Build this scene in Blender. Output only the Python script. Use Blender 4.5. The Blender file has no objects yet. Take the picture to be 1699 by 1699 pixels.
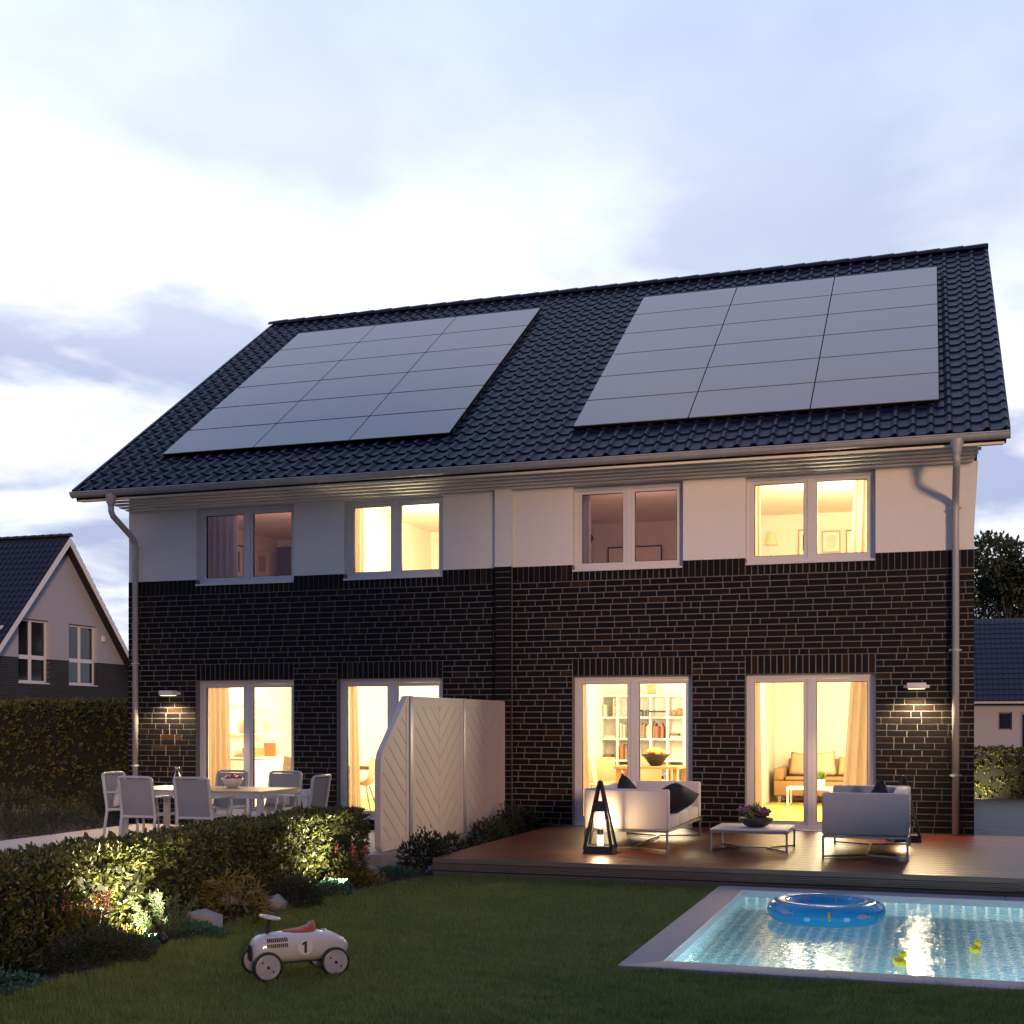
import bpy, bmesh, math, random
import numpy as np
from mathutils import Vector, Matrix

random.seed(7)
RNG = np.random.default_rng(11)
SC = bpy.context.scene
COL = SC.collection
R = math.radians
PI = math.pi

# ------------------------------------------------------------------ camera
THETA = math.atan(691.5 / 2124.0)
CAM = Vector((11.949, -17.362, 1.638))
cam_data = bpy.data.cameras.new('camera')
cam_data.sensor_width = 36.0
cam_data.lens = 45.0
cam_data.shift_y = 349.5 / 1699.0
cam_data.clip_end = 500.0
cam = bpy.data.objects.new('camera', cam_data)
cam.location = CAM
cam.rotation_euler = (R(90), 0, THETA)
COL.objects.link(cam)
SC.camera = cam

# ------------------------------------------------------------------ sky and sun
SUN_AZ = R(-57)          # sun stands to the right of the house, a little in front of it
SUN_EL = R(8)
sun_dir = Vector((math.cos(SUN_AZ) * math.cos(SUN_EL), math.sin(SUN_AZ) * math.cos(SUN_EL), math.sin(SUN_EL)))
world = bpy.data.worlds.new('World')
SC.world = world
world.use_nodes = True
wt = world.node_tree
wt.nodes.clear()


def wn(t, **k):
    n = wt.nodes.new(t)
    for a, b in k.items():
        setattr(n, a, b)
    return n


def wmath(op, a, b=None, clamp=False):
    n = wn('ShaderNodeMath', operation=op, use_clamp=clamp)
    for i, x in enumerate((a, b)):
        if x is None:
            continue
        if isinstance(x, (int, float)):
            n.inputs[i].default_value = x
        else:
            wt.links.new(x, n.inputs[i])
    return n.outputs[0]


def wmix(f, a, b):
    n = wn('ShaderNodeMix', data_type='RGBA')
    for i, x in ((0, f), (6, a), (7, b)):
        if isinstance(x, (int, float)):
            n.inputs[i].default_value = x
        elif isinstance(x, tuple):
            n.inputs[i].default_value = (*x, 1)
        else:
            wt.links.new(x, n.inputs[i])
    return n.outputs[2]


def wramp(x, stops):
    n = wn('ShaderNodeValToRGB')
    e = n.color_ramp.elements
    while len(e) < len(stops):
        e.new(0.5)
    for i, (p, v) in enumerate(stops):
        e[i].position = p
        e[i].color = (v, v, v, 1) if isinstance(v, (int, float)) else (*v, 1)
    wt.links.new(x, n.inputs[0])
    return n.outputs[0]


tc = wn('ShaderNodeTexCoord')
sep = wn('ShaderNodeSeparateXYZ')
wt.links.new(tc.outputs['Generated'], sep.inputs[0])
elev = wmath('MAXIMUM', sep.outputs[2], 0.0)
# cloud sheet: project the view direction on a high flat layer
hh = wmath('ADD', elev, 0.20)
cx_ = wmath('DIVIDE', sep.outputs[0], hh)
cy_ = wmath('DIVIDE', sep.outputs[1], hh)
cmb = wn('ShaderNodeCombineXYZ')
wt.links.new(cx_, cmb.inputs[0])
wt.links.new(cy_, cmb.inputs[1])


def wnoise(scale, detail, rough, off, dist=0.0):
    mp = wn('ShaderNodeMapping')
    mp.inputs['Location'].default_value = off
    mp.inputs['Scale'].default_value = (1.0, 0.85, 1.0)
    wt.links.new(cmb.outputs[0], mp.inputs[0])
    n = wn('ShaderNodeTexNoise')
    n.inputs['Scale'].default_value = scale
    n.inputs['Detail'].default_value = detail
    n.inputs['Roughness'].default_value = rough
    n.inputs['Distortion'].default_value = dist
    wt.links.new(mp.outputs[0], n.inputs['Vector'])
    return n.outputs['Fac']


nish = wn('ShaderNodeTexSky', sky_type='NISHITA', sun_disc=False)
nish.sun_elevation = SUN_EL
nish.sun_rotation = R(90) - SUN_AZ
nish.air_density = 1.3
nish.dust_density = 1.0
nmul = wn('ShaderNodeVectorMath', operation='SCALE')
wt.links.new(nish.outputs[0], nmul.inputs[0])
nmul.inputs['Scale'].default_value = 0.10
clear = wmix(0.55, nmul.outputs[0], wramp(elev, [(0.0, (0.60, 0.68, 0.92)), (0.18, (0.56, 0.68, 0.95)), (0.5, (0.40, 0.54, 0.90)), (1.0, (0.16, 0.26, 0.58))]))
veil = wramp(wnoise(0.9, 5, 0.5, (1.3, 0.4, 0)), [(0.28, 0.40), (0.56, 1.0)])
lit = wramp(elev, [(0.0, (0.86, 0.90, 1.0)), (0.30, (1.12, 1.13, 1.15)), (0.52, (0.64, 0.77, 1.0)), (1.0, (0.40, 0.50, 0.76))])
c1 = wmix(veil, clear, lit)
dark_m = wmath('MULTIPLY', wramp(wnoise(2.3, 7, 0.52, (5.5, 11.4, 0), 0.25), [(0.45, 0.0), (0.60, 1.0)]), wramp(elev, [(0.0, 0.95), (0.25, 0.85), (0.42, 0.25)]))
c2 = wmix(dark_m, c1, wmix(0.75, clear, (0.32, 0.37, 0.62)))
# dusk: sky brightest ahead, painted darker behind the camera to dim the facade light
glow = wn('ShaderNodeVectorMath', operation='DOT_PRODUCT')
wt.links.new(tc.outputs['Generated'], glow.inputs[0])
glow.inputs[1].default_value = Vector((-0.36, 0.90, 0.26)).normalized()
fall = wramp(wmath('ADD', wmath('MULTIPLY', glow.outputs['Value'], 0.5), 0.5), [(0.0, (0.20, 0.23, 0.35)), (0.5, (0.31, 0.35, 0.51)), (0.85, (0.90, 0.93, 1.0)), (1.0, (1.12, 1.12, 1.12))])  # painted falloff, bluer behind the camera, not tied to the sun direction
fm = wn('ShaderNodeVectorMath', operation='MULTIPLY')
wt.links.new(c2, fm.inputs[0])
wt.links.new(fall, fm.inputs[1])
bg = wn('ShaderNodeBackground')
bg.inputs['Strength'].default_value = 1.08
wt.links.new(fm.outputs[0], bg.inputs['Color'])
wout = wn('ShaderNodeOutputWorld')
wt.links.new(bg.outputs[0], wout.inputs[0])

sun_data = bpy.data.lights.new('sun', 'SUN')
sun_data.energy = 1.9
sun_data.angle = R(7)
sun_data.color = (1.0, 0.60, 0.37)
sun = bpy.data.objects.new('sun', sun_data)
sun.rotation_euler = (-sun_dir).to_track_quat('-Z', 'Y').to_euler()
sun.location = sun_dir * 60
COL.objects.link(sun)

SC.view_settings.view_transform = 'Standard'
SC.view_settings.look = 'None'
SC.view_settings.exposure = 0.0
SC.view_settings.gamma = 1.0
SC.cycles.use_denoising = True
SC.cycles.max_bounces = 8
SC.cycles.diffuse_bounces = 4
SC.cycles.glossy_bounces = 4
SC.cycles.transmission_bounces = 6
SC.cycles.transparent_max_bounces = 12
SC.cycles.caustics_reflective = False
SC.cycles.caustics_refractive = True
SC.cycles.sample_clamp_indirect = 2.5

# ------------------------------------------------------------------ materials
MATS = {}


def mat(name, color=(0.5, 0.5, 0.5), rough=0.6, metal=0.0, var=None, bump=None, spec=0.5, tint=None, coat=0.0,
        emit=None, objrand=0.0, stretch=(1, 1, 1), trans=0.0, wave=None, sheen=0.0):
    """procedural principled material. var=(scale, amount), bump=(scale, strength), tint=list of colours picked by attribute"""
    if name in MATS:
        return MATS[name]
    m = bpy.data.materials.new(name)
    m.use_nodes = True
    t = m.node_tree
    N, L = t.nodes, t.links
    b = N['Principled BSDF']
    b.inputs['Roughness'].default_value = rough
    b.inputs['Metallic'].default_value = metal
    b.inputs['Specular IOR Level'].default_value = spec
    b.inputs['Coat Weight'].default_value = coat
    b.inputs['Sheen Weight'].default_value = sheen
    b.inputs['Base Color'].default_value = (*color, 1)
    src = None
    tcn = N.new('ShaderNodeTexCoord')
    mp = N.new('ShaderNodeMapping')
    mp.inputs['Scale'].default_value = stretch
    L.new(tcn.outputs['Object'], mp.inputs[0])
    if tint:
        a = N.new('ShaderNodeAttribute')
        a.attribute_name = 'tint'
        r = N.new('ShaderNodeValToRGB')
        e = r.color_ramp.elements
        while len(e) < len(tint):
            e.new(0.5)
        for i, c in enumerate(tint):
            e[i].position = i / (len(tint) - 1)
            e[i].color = (*c, 1)
        L.new(a.outputs['Fac'], r.inputs[0])
        src = r.outputs[0]
    if var or objrand:
        if src is None:
            rgb = N.new('ShaderNodeRGB')
            rgb.outputs[0].default_value = (*color, 1)
            src = rgb.outputs[0]
        hsv = N.new('ShaderNodeHueSaturation')
        L.new(src, hsv.inputs['Color'])
        add = N.new('ShaderNodeMath')
        add.operation = 'ADD'
        add.inputs[0].default_value = 0.5
        add.inputs[1].default_value = 0.5
        if var:
            nz = N.new('ShaderNodeTexNoise')
            nz.inputs['Scale'].default_value = var[0]
            nz.inputs['Detail'].default_value = 5
            nz.inputs['Roughness'].default_value = 0.6
            L.new(mp.outputs[0], nz.inputs['Vector'])
            mr = N.new('ShaderNodeMapRange')
            mr.inputs['From Min'].default_value = 0.25
            mr.inputs['From Max'].default_value = 0.75
            mr.inputs['To Min'].default_value = 0.5 - var[1]
            mr.inputs['To Max'].default_value = 0.5 + var[1]
            L.new(nz.outputs['Fac'], mr.inputs['Value'])
            L.new(mr.outputs[0], add.inputs[0])
        if objrand:
            oi = N.new('ShaderNodeObjectInfo')
            mr2 = N.new('ShaderNodeMapRange')
            mr2.inputs['To Min'].default_value = 0.5 - objrand
            mr2.inputs['To Max'].default_value = 0.5 + objrand
            L.new(oi.outputs['Random'], mr2.inputs['Value'])
            L.new(mr2.outputs[0], add.inputs[1])
        L.new(add.outputs[0], hsv.inputs['Value'])
        src = hsv.outputs[0]
    if src is not None:
        L.new(src, b.inputs['Base Color'])
    if bump:
        nb = N.new('ShaderNodeTexNoise')
        nb.inputs['Scale'].default_value = bump[0]
        nb.inputs['Detail'].default_value = 4
        L.new(mp.outputs[0], nb.inputs['Vector'])
        bp = N.new('ShaderNodeBump')
        bp.inputs['Strength'].default_value = bump[1]
        bp.inputs['Distance'].default_value = 0.01
        L.new(nb.outputs['Fac'], bp.inputs['Height'])
        L.new(bp.outputs[0], b.inputs['Normal'])
    if wave:
        wv = N.new('ShaderNodeTexWave')
        wv.bands_direction = wave[0]
        wv.inputs['Scale'].default_value = wave[1]
        L.new(mp.outputs[0], wv.inputs['Vector'])
        bp = N.new('ShaderNodeBump')
        bp.inputs['Strength'].default_value = wave[2]
        bp.inputs['Distance'].default_value = 0.02
        L.new(wv.outputs['Fac'], bp.inputs['Height'])
        L.new(bp.outputs[0], b.inputs['Normal'])
    if emit:
        b.inputs['Emission Color'].default_value = (*emit[0], 1)
        b.inputs['Emission Strength'].default_value = emit[1]
    if trans:
        out = N['Material Output']
        tr = N.new('ShaderNodeBsdfTranslucent')
        if src is not None:
            L.new(src, tr.inputs[0])
        else:
            tr.inputs[0].default_value = (*color, 1)
        mx = N.new('ShaderNodeMixShader')
        mx.inputs[0].default_value = trans
        L.new(b.outputs[0], mx.inputs[1])
        L.new(tr.outputs[0], mx.inputs[2])
        L.new(mx.outputs[0], out.inputs['Surface'])
    MATS[name] = m
    return m


def glass_mat(name, tint=(0.93, 0.95, 0.95), ior=1.5, rough=0.0):
    m = bpy.data.materials.new(name)
    m.use_nodes = True
    t = m.node_tree
    N, L = t.nodes, t.links
    N.remove(N['Principled BSDF'])
    tr = N.new('ShaderNodeBsdfTransparent')
    tr.inputs[0].default_value = (*tint, 1)
    gl = N.new('ShaderNodeBsdfGlossy')
    gl.inputs['Roughness'].default_value = rough
    fr = N.new('ShaderNodeFresnel')
    fr.inputs[0].default_value = ior
    mx = N.new('ShaderNodeMixShader')
    L.new(fr.outputs[0], mx.inputs[0])
    L.new(tr.outputs[0], mx.inputs[1])
    L.new(gl.outputs[0], mx.inputs[2])
    L.new(mx.outputs[0], N['Material Output'].inputs['Surface'])
    return m


M_MORTAR = mat('mortar', (0.185, 0.178, 0.172), 0.9, bump=(180, 0.3))
M_BRICK = mat('dark_clinker_brick', (0.03, 0.025, 0.025), 0.55, tint=[(0.006, 0.006, 0.008), (0.009, 0.007, 0.008), (0.015, 0.010, 0.008), (0.034, 0.019, 0.012)], spec=0.10, var=(30, 0.16), bump=(70, 0.25), stretch=(1, 1, 2.5))
M_PLASTER = mat('white_render_plaster', (0.78, 0.765, 0.74), 0.9, var=(5, 0.03), bump=(90, 0.55), stretch=(1, 1, 3))
M_WHITE = mat('white_lacquer', (0.72, 0.70, 0.70), 0.4, var=(3, 0.02))
M_FRAME = mat('white_window_frame', (0.66, 0.64, 0.66), 0.35)
M_GASKET = mat('black_gasket', (0.01, 0.01, 0.01), 0.6)
M_SOFFIT = mat('cream_soffit_board', (0.86, 0.82, 0.74), 0.95, spec=0.1, objrand=0.02)
M_TILE = mat('anthracite_roof_tile', (0.010, 0.012, 0.040), 0.42, spec=0.30, var=(9, 0.12), bump=(60, 0.15), objrand=0.05)
M_ROOFBASE = mat('roof_underlay', (0.012, 0.012, 0.016), 0.8)
M_ZINC = mat('zinc_gutter', (0.40, 0.40, 0.41), 0.5, metal=0.2, var=(6, 0.12))
M_GLASS = glass_mat('window_glass')
M_CLEAR = glass_mat('clear_glassware', (0.9, 0.93, 0.95), 1.45)
M_ROOM = mat('cream_interior_paint', (0.80, 0.75, 0.66), 0.9)
M_ROOMFLOOR = mat('oak_interior_floor', (0.55, 0.36, 0.12), 0.5, var=(3, 0.08), stretch=(1, 8, 1))
M_CURTAIN = mat('linen_curtain', (0.66, 0.52, 0.38), 0.9, trans=0.35)
M_CURTAIN_GREY = mat('grey_curtain', (0.30, 0.31, 0.40), 0.9, trans=0.3)
M_STEEL = mat('brushed_steel', (0.42, 0.42, 0.40), 0.3, metal=1.0)
M_BLACK = mat('black_powder_coat', (0.012, 0.014, 0.02), 0.5)
M_LEAF_TINTS = [(0.020, 0.030, 0.010), (0.045, 0.060, 0.016), (0.075, 0.085, 0.022), (0.12, 0.115, 0.035)]
M_HEDGE = mat('laurel_leaf', rough=0.42, tint=M_LEAF_TINTS, trans=0.22)
M_BACKHEDGE = mat('beech_hedge_leaf', rough=0.55, tint=[(0.034, 0.048, 0.014), (0.075, 0.092, 0.022), (0.12, 0.115, 0.028), (0.14, 0.095, 0.030)], trans=0.2)
M_TREE = mat('tree_leaf', rough=0.55, tint=[(0.030, 0.046, 0.022), (0.055, 0.075, 0.035), (0.085, 0.105, 0.048)], trans=0.25)
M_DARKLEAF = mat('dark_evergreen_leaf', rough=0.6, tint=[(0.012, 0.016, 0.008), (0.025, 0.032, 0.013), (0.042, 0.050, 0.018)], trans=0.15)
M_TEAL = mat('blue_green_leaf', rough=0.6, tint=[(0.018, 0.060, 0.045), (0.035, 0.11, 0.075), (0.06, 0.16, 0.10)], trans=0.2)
M_YELLOW = mat('yellow_green_leaf', rough=0.55, tint=[(0.07, 0.06, 0.012), (0.14, 0.12, 0.02), (0.20, 0.18, 0.04)], trans=0.25)
M_CONIFER = mat('conifer_needle', rough=0.55, tint=[(0.04, 0.075, 0.04), (0.08, 0.13, 0.065), (0.13, 0.18, 0.09)], trans=0.1)
M_PINK = mat('pink_flower', rough=0.7, tint=[(0.30, 0.06, 0.07), (0.45, 0.12, 0.13), (0.55, 0.22, 0.20)], trans=0.25)
M_LILAC = mat('lilac_flower', rough=0.7, tint=[(0.16, 0.11, 0.16), (0.24, 0.17, 0.22)], trans=0.25)
M_STEM = mat('woody_stem', (0.05, 0.035, 0.022), 0.8)
M_BARK = mat('tree_bark', (0.06, 0.048, 0.036), 0.9, bump=(20, 0.6))
M_GRASS = mat('grass_blade', rough=0.55, tint=[(0.095, 0.128, 0.022), (0.155, 0.198, 0.036), (0.230, 0.255, 0.060)], trans=0.3)
M_LAWN = mat('lawn_soil', (0.074, 0.105, 0.024), 0.95, var=(5, 0.2))
M_SOIL = mat('bark_mulch_soil', (0.035, 0.024, 0.018), 0.95, var=(25, 0.25), bump=(40, 0.9))
M_GROUND = mat('far_meadow', (0.035, 0.045, 0.018), 0.95, var=(0.4, 0.2))
M_STONE = mat('grey_granite_rock', (0.26, 0.25, 0.27), 0.85, var=(7, 0.15), bump=(14, 0.6))
M_CONCRETE = mat('concrete_plinth', (0.30, 0.29, 0.31), 0.85, var=(6, 0.06), bump=(60, 0.2))
M_COPING = mat('pool_coping_stone', (0.29, 0.245, 0.265), 0.7, var=(9, 0.07), bump=(80, 0.2), objrand=0.02)
M_TERRACE = mat('terrace_paving', (0.42, 0.37, 0.36), 0.75, var=(4, 0.05), bump=(50, 0.15))
M_DECK = mat('tropical_hardwood', (0.105, 0.023, 0.013), 0.34, var=(7, 0.28), bump=(18, 0.3), stretch=(0.35, 9, 9), objrand=0.30)
M_DECKEDGE = mat('weathered_deck_edge', (0.20, 0.145, 0.11), 0.6, var=(9, 0.18), stretch=(0.3, 8, 14), objrand=0.10)
M_SCREEN = mat('white_screen_panel', (0.67, 0.55, 0.485), 0.55, objrand=0.012)
M_POST = mat('grey_aluminium_post', (0.42, 0.43, 0.50), 0.4, metal=0.3)
M_FABRIC = mat('pale_ribbed_outdoor_fabric', (0.52, 0.48, 0.48), 0.9, wave=('X', 30, 0.10), sheen=0.2)
M_FABRIC2 = mat('light_grey_outdoor_fabric', (0.37, 0.36, 0.38), 0.95, var=(25, 0.05), bump=(220, 0.35), sheen=0.2)
M_NAVY = mat('black_navy_cushion', (0.010, 0.012, 0.020), 0.85, bump=(150, 0.2))
M_TABLETOP = mat('pale_stone_tabletop', (0.58, 0.54, 0.53), 0.5, var=(12, 0.04))
M_WOODTOP = mat('teak_tabletop', (0.46, 0.32, 0.20), 0.45, var=(6, 0.08), stretch=(1, 10, 1))
M_CHAIR = mat('white_aluminium_chair', (0.42, 0.45, 0.49), 0.4)
M_SLING = mat('grey_textile_sling', (0.22, 0.24, 0.29), 0.85, bump=(260, 0.3), trans=0.15)
M_RUBBER = mat('black_rubber', (0.012, 0.012, 0.013), 0.6)
M_CARWHITE = mat('ivory_car_paint', (0.52, 0.51, 0.52), 0.28, coat=0.5)
M_CARDISC = mat('wheel_disc_paint', (0.42, 0.43, 0.46), 0.3, metal=0.2)
M_RED = mat('red_brown_leather', (0.33, 0.060, 0.028), 0.45, bump=(40, 0.2))
M_BLUEWHEEL = mat('blue_rim', (0.06, 0.10, 0.36), 0.35)
M_DUCK = mat('yellow_vinyl', (0.85, 0.68, 0.02), 0.35)
M_ORANGE = mat('orange_beak', (0.75, 0.16, 0.02), 0.4)
M_RING = mat('blue_inflatable_vinyl', (0.012, 0.33, 0.66), 0.22, coat=0.3, trans=0.3)
M_NPAINT = mat('neighbour_white_paint', (0.37, 0.37, 0.40), 0.9)
M_NGLASS = mat('dark_window_pane', (0.012, 0.013, 0.016), 0.06, spec=0.7)
M_BOOKWHITE = mat('white_shelf_lacquer', (0.80, 0.76, 0.68), 0.6)
M_OAK = mat('oak_furniture', (0.42, 0.26, 0.12), 0.5, var=(6, 0.08))
M_BROWN = mat('tan_sofa_leather', (0.30, 0.17, 0.07), 0.6)
M_CUSHION = mat('beige_cushion', (0.55, 0.44, 0.30), 0.9)
M_ORANGEFRUIT = mat('orange_fruit', (0.75, 0.30, 0.03), 0.45)
M_YELLOWFRUIT = mat('yellow_fruit', (0.70, 0.55, 0.05), 0.45)
M_REDFRUIT = mat('red_apple', (0.38, 0.05, 0.08), 0.4)
M_GREENFRUIT = mat('green_pear', (0.38, 0.36, 0.12), 0.45)
M_PORCELAIN = mat('white_porcelain', (0.66, 0.64, 0.66), 0.25)
M_GREENPOT = mat('light_green_leaf', rough=0.5, tint=[(0.14, 0.20, 0.03), (0.22, 0.30, 0.06)], trans=0.2)
M_PURPLE = mat('purple_succulent_leaf', (0.16, 0.07, 0.11), 0.45, var=(20, 0.2))
M_FOLIAGEBOWL = mat('dark_bowl', (0.03, 0.03, 0.04), 0.4)


# ------------------------------------------------------------------ mesh helpers
class MB:
    def __init__(self):
        self.v, self.f = [], []

    def add(self, vs, fs):
        b = len(self.v)
        self.v.extend([tuple(p) for p in vs])
        self.f.extend([tuple(b + i for i in q) for q in fs])
        return self

    def box(self, x0, x1, y0, y1, z0, z1):
        vs = [(x0, y0, z0), (x1, y0, z0), (x1, y1, z0), (x0, y1, z0), (x0, y0, z1), (x1, y0, z1), (x1, y1, z1), (x0, y1, z1)]
        return self.add(vs, [(0, 3, 2, 1), (4, 5, 6, 7), (0, 1, 5, 4), (1, 2, 6, 5), (2, 3, 7, 6), (3, 0, 4, 7)])

    def quad(self, a, b, c, d):
        return self.add([a, b, c, d], [(0, 1, 2, 3)])

    def bar(self, p0, p1, w, h, up=(0, 0, 1)):
        p0, p1 = Vector(p0), Vector(p1)
        d = (p1 - p0).normalized()
        u = Vector(up)
        s = d.cross(u)
        if s.length < 1e-4:
            s = d.cross(Vector((1, 0, 0)))
        s.normalize()
        t = s.cross(d)
        s *= w / 2
        t *= h / 2
        vs = [p0 - s - t, p0 + s - t, p0 + s + t, p0 - s + t, p1 - s - t, p1 + s - t, p1 + s + t, p1 - s + t]
        return self.add(vs, [(0, 1, 2, 3), (7, 6, 5, 4), (0, 4, 5, 1), (1, 5, 6, 2), (2, 6, 7, 3), (3, 7, 4, 0)])

    def tube(self, pts, r, n=8, caps=True):
        pts = [Vector(p) for p in pts]
        rs = r if isinstance(r, (list, tuple)) else [r] * len(pts)
        rings = []
        ref = Vector((0.123, 0.45, 0.88))
        for i, p in enumerate(pts):
            d = (pts[min(i + 1, len(pts) - 1)] - pts[max(i - 1, 0)]).normalized()
            s = d.cross(ref).normalized()
            t = s.cross(d)
            rings.append([p + (s * math.cos(2 * PI * k / n) + t * math.sin(2 * PI * k / n)) * rs[i] for k in range(n)])
        vs = [q for rg in rings for q in rg]
        fs = []
        for i in range(len(pts) - 1):
            for k in range(n):
                a, b_ = i * n + k, i * n + (k + 1) % n
                fs.append((a, b_, b_ + n, a + n))
        if caps:
            fs.append(tuple(range(n - 1, -1, -1)))
            fs.append(tuple((len(pts) - 1) * n + k for k in range(n)))
        return self.add(vs, fs)

    def lathe(self, prof, n=16, c=(0, 0, 0)):
        vs, fs = [], []
        for r, z in prof:
            for k in range(n):
                a = 2 * PI * k / n
                vs.append((c[0] + r * math.cos(a), c[1] + r * math.sin(a), c[2] + z))
        for i in range(len(prof) - 1):
            for k in range(n):
                a, b_ = i * n + k, i * n + (k + 1) % n
                fs.append((a, b_, b_ + n, a + n))
        return self.add(vs, fs)

    def ball(self, c, r, n=10, m=7, s=(1, 1, 1)):
        prof = [(max(1e-4, r * math.sin(PI * i / m)), -r * math.cos(PI * i / m)) for i in range(m + 1)]
        b = MB().lathe(prof, n)
        return self.add([(c[0] + p[0] * s[0], c[1] + p[1] * s[1], c[2] + p[2] * s[2]) for p in b.v], b.f)

    def prism(self, poly, fn, a, b):
        """extrude a 2d polygon; fn(x, y, t) -> 3d point"""
        n = len(poly)
        vs = [fn(x, y, a) for x, y in poly] + [fn(x, y, b) for x, y in poly]
        fs = [tuple(range(n)), tuple(range(2 * n - 1, n - 1, -1))]
        for i in range(n):
            j = (i + 1) % n
            fs.append((i, i + n, j + n, j))
        return self.add(vs, fs)

    def mesh(self, name, m=None, smooth=False):
        me = bpy.data.meshes.new(name)
        me.from_pydata(self.v, [], self.f)
        bm = bmesh.new()
        bm.from_mesh(me)
        bmesh.ops.recalc_face_normals(bm, faces=bm.faces)
        bm.to_mesh(me)
        bm.free()
        if m:
            me.materials.append(m)
        if smooth:
            me.polygons.foreach_set('use_smooth', [True] * len(me.polygons))
        return me

    def build(self, name, m, parent=None, loc=None, rotz=0, smooth=False, bevel=0.0, bsegs=2):
        me = self.mesh(name, m, smooth)
        if bevel:
            bm = bmesh.new()
            bm.from_mesh(me)
            bmesh.ops.remove_doubles(bm, verts=bm.verts, dist=1e-5)
            bmesh.ops.bevel(bm, geom=list(bm.edges), offset=bevel, segments=bsegs, profile=0.5, affect='EDGES')
            bm.to_mesh(me)
            bm.free()
            me.polygons.foreach_set('use_smooth', [True] * len(me.polygons))
            try:
                me.set_sharp_from_angle(angle=R(50))
            except Exception:
                pass
        return link(name, me, parent, loc, rotz)


def link(name, me, parent=None, loc=None, rotz=0):
    o = bpy.data.objects.new(name, me)
    COL.objects.link(o)
    if parent is not None:
        o.parent = parent
    if loc is not None:
        o.location = loc
    if rotz:
        o.rotation_euler = (0, 0, rotz)
    return o


def tag(o, label=None, cat=None, group=None, kind=None):
    if label:
        o['label'] = label
    if cat:
        o['category'] = cat
    if group:
        o['group'] = group
    if kind:
        o['kind'] = kind
    return o


def thing(name, label, cat, loc=(0, 0, 0), rotz=0.0, group=None):
    o = bpy.data.objects.new(name, None)
    o.empty_display_size = 0.2
    COL.objects.link(o)
    o.location = loc
    o.rotation_euler = (0, 0, rotz)
    return tag(o, label, cat, group)


def copy_tree(o, parent=None):
    c = o.copy()
    COL.objects.link(c)
    if parent is not None:
        c.parent = parent
    for ch in list(o.children):
        copy_tree(ch, c)
    return c


def set_tint(me, vals, domain='POINT'):
    a = me.attributes.new('tint', 'FLOAT', domain)
    a.data.foreach_set('value', np.asarray(vals, dtype=np.float32))


def raw_mesh(name, V, F, m, tint=None, smooth=False):
    """numpy arrays to a mesh; F is (n, k)"""
    me = bpy.data.meshes.new(name)
    V = np.asarray(V, dtype=np.float32)
    F = np.asarray(F, dtype=np.int32)
    n, k = F.shape
    me.vertices.add(len(V))
    me.vertices.foreach_set('co', V.ravel())
    me.loops.add(n * k)
    me.loops.foreach_set('vertex_index', F.ravel())
    me.polygons.add(n)
    me.polygons.foreach_set('loop_start', np.arange(0, n * k, k, dtype=np.int32))
    if smooth:
        me.polygons.foreach_set('use_smooth', np.ones(n, dtype=bool))
    me.update(calc_edges=True)
    me.validate()
    if m:
        me.materials.append(m)
    if tint is not None:
        set_tint(me, tint)
    return me


def unit(a):
    return a / np.maximum(np.linalg.norm(a, axis=1, keepdims=True), 1e-9)


def leaf_mesh(name, pos, direc, length, width, m, tint=None, fold=0.25, six=True, rng=RNG):
    """one small pointed leaf per position, growing along direc"""
    n = len(pos)
    d = unit(direc)
    ref = rng.normal(size=(n, 3))
    s = unit(np.cross(d, ref))
    nn = np.cross(s, d)
    length = np.broadcast_to(np.asarray(length, float), (n,))[:, None]
    width = np.broadcast_to(np.asarray(width, float), (n,))[:, None]
    up = nn * width * fold
    if six:
        P = [pos, pos + d * length * 0.30 + s * width * 0.42 + up, pos + d * length * 0.68 + s * width * 0.40 + up,
             pos + d * length - nn * width * 0.2, pos + d * length * 0.68 - s * width * 0.40 + up, pos + d * length * 0.30 - s * width * 0.42 + up]
        V = np.stack(P, axis=1).reshape(-1, 3)
        b = np.arange(n)[:, None] * 6
        F = np.concatenate([b + np.array([0, 1, 2, 3]), b + np.array([0, 3, 4, 5])])
        k = 6
    else:
        P = [pos, pos + d * length * 0.5 + s * width * 0.5 + up, pos + d * length, pos + d * length * 0.5 - s * width * 0.5 + up]
        V = np.stack(P, axis=1).reshape(-1, 3)
        b = np.arange(n)[:, None] * 4
        F = np.concatenate([b + np.array([0, 1, 2]), b + np.array([0, 2, 3])])
        k = 4
    if tint is None:
        tint = rng.random(n)
    return raw_mesh(name, V, F, m, np.repeat(tint, k))


# ------------------------------------------------------------------ ground
gm = MB()
for (x0, x1, y0, y1) in ((-160, 10.1, -60, 260), (15.1, 190, -60, 260), (10.1, 15.1, -60, -9.0), (10.1, 15.1, -4.85, 260)):
    gm.quad((x0, y0, -0.12), (x1, y0, -0.12), (x1, y1, -0.12), (x0, y1, -0.12))
ground = gm.build('ground', M_GROUND)
tag(ground, kind='structure')
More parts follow.
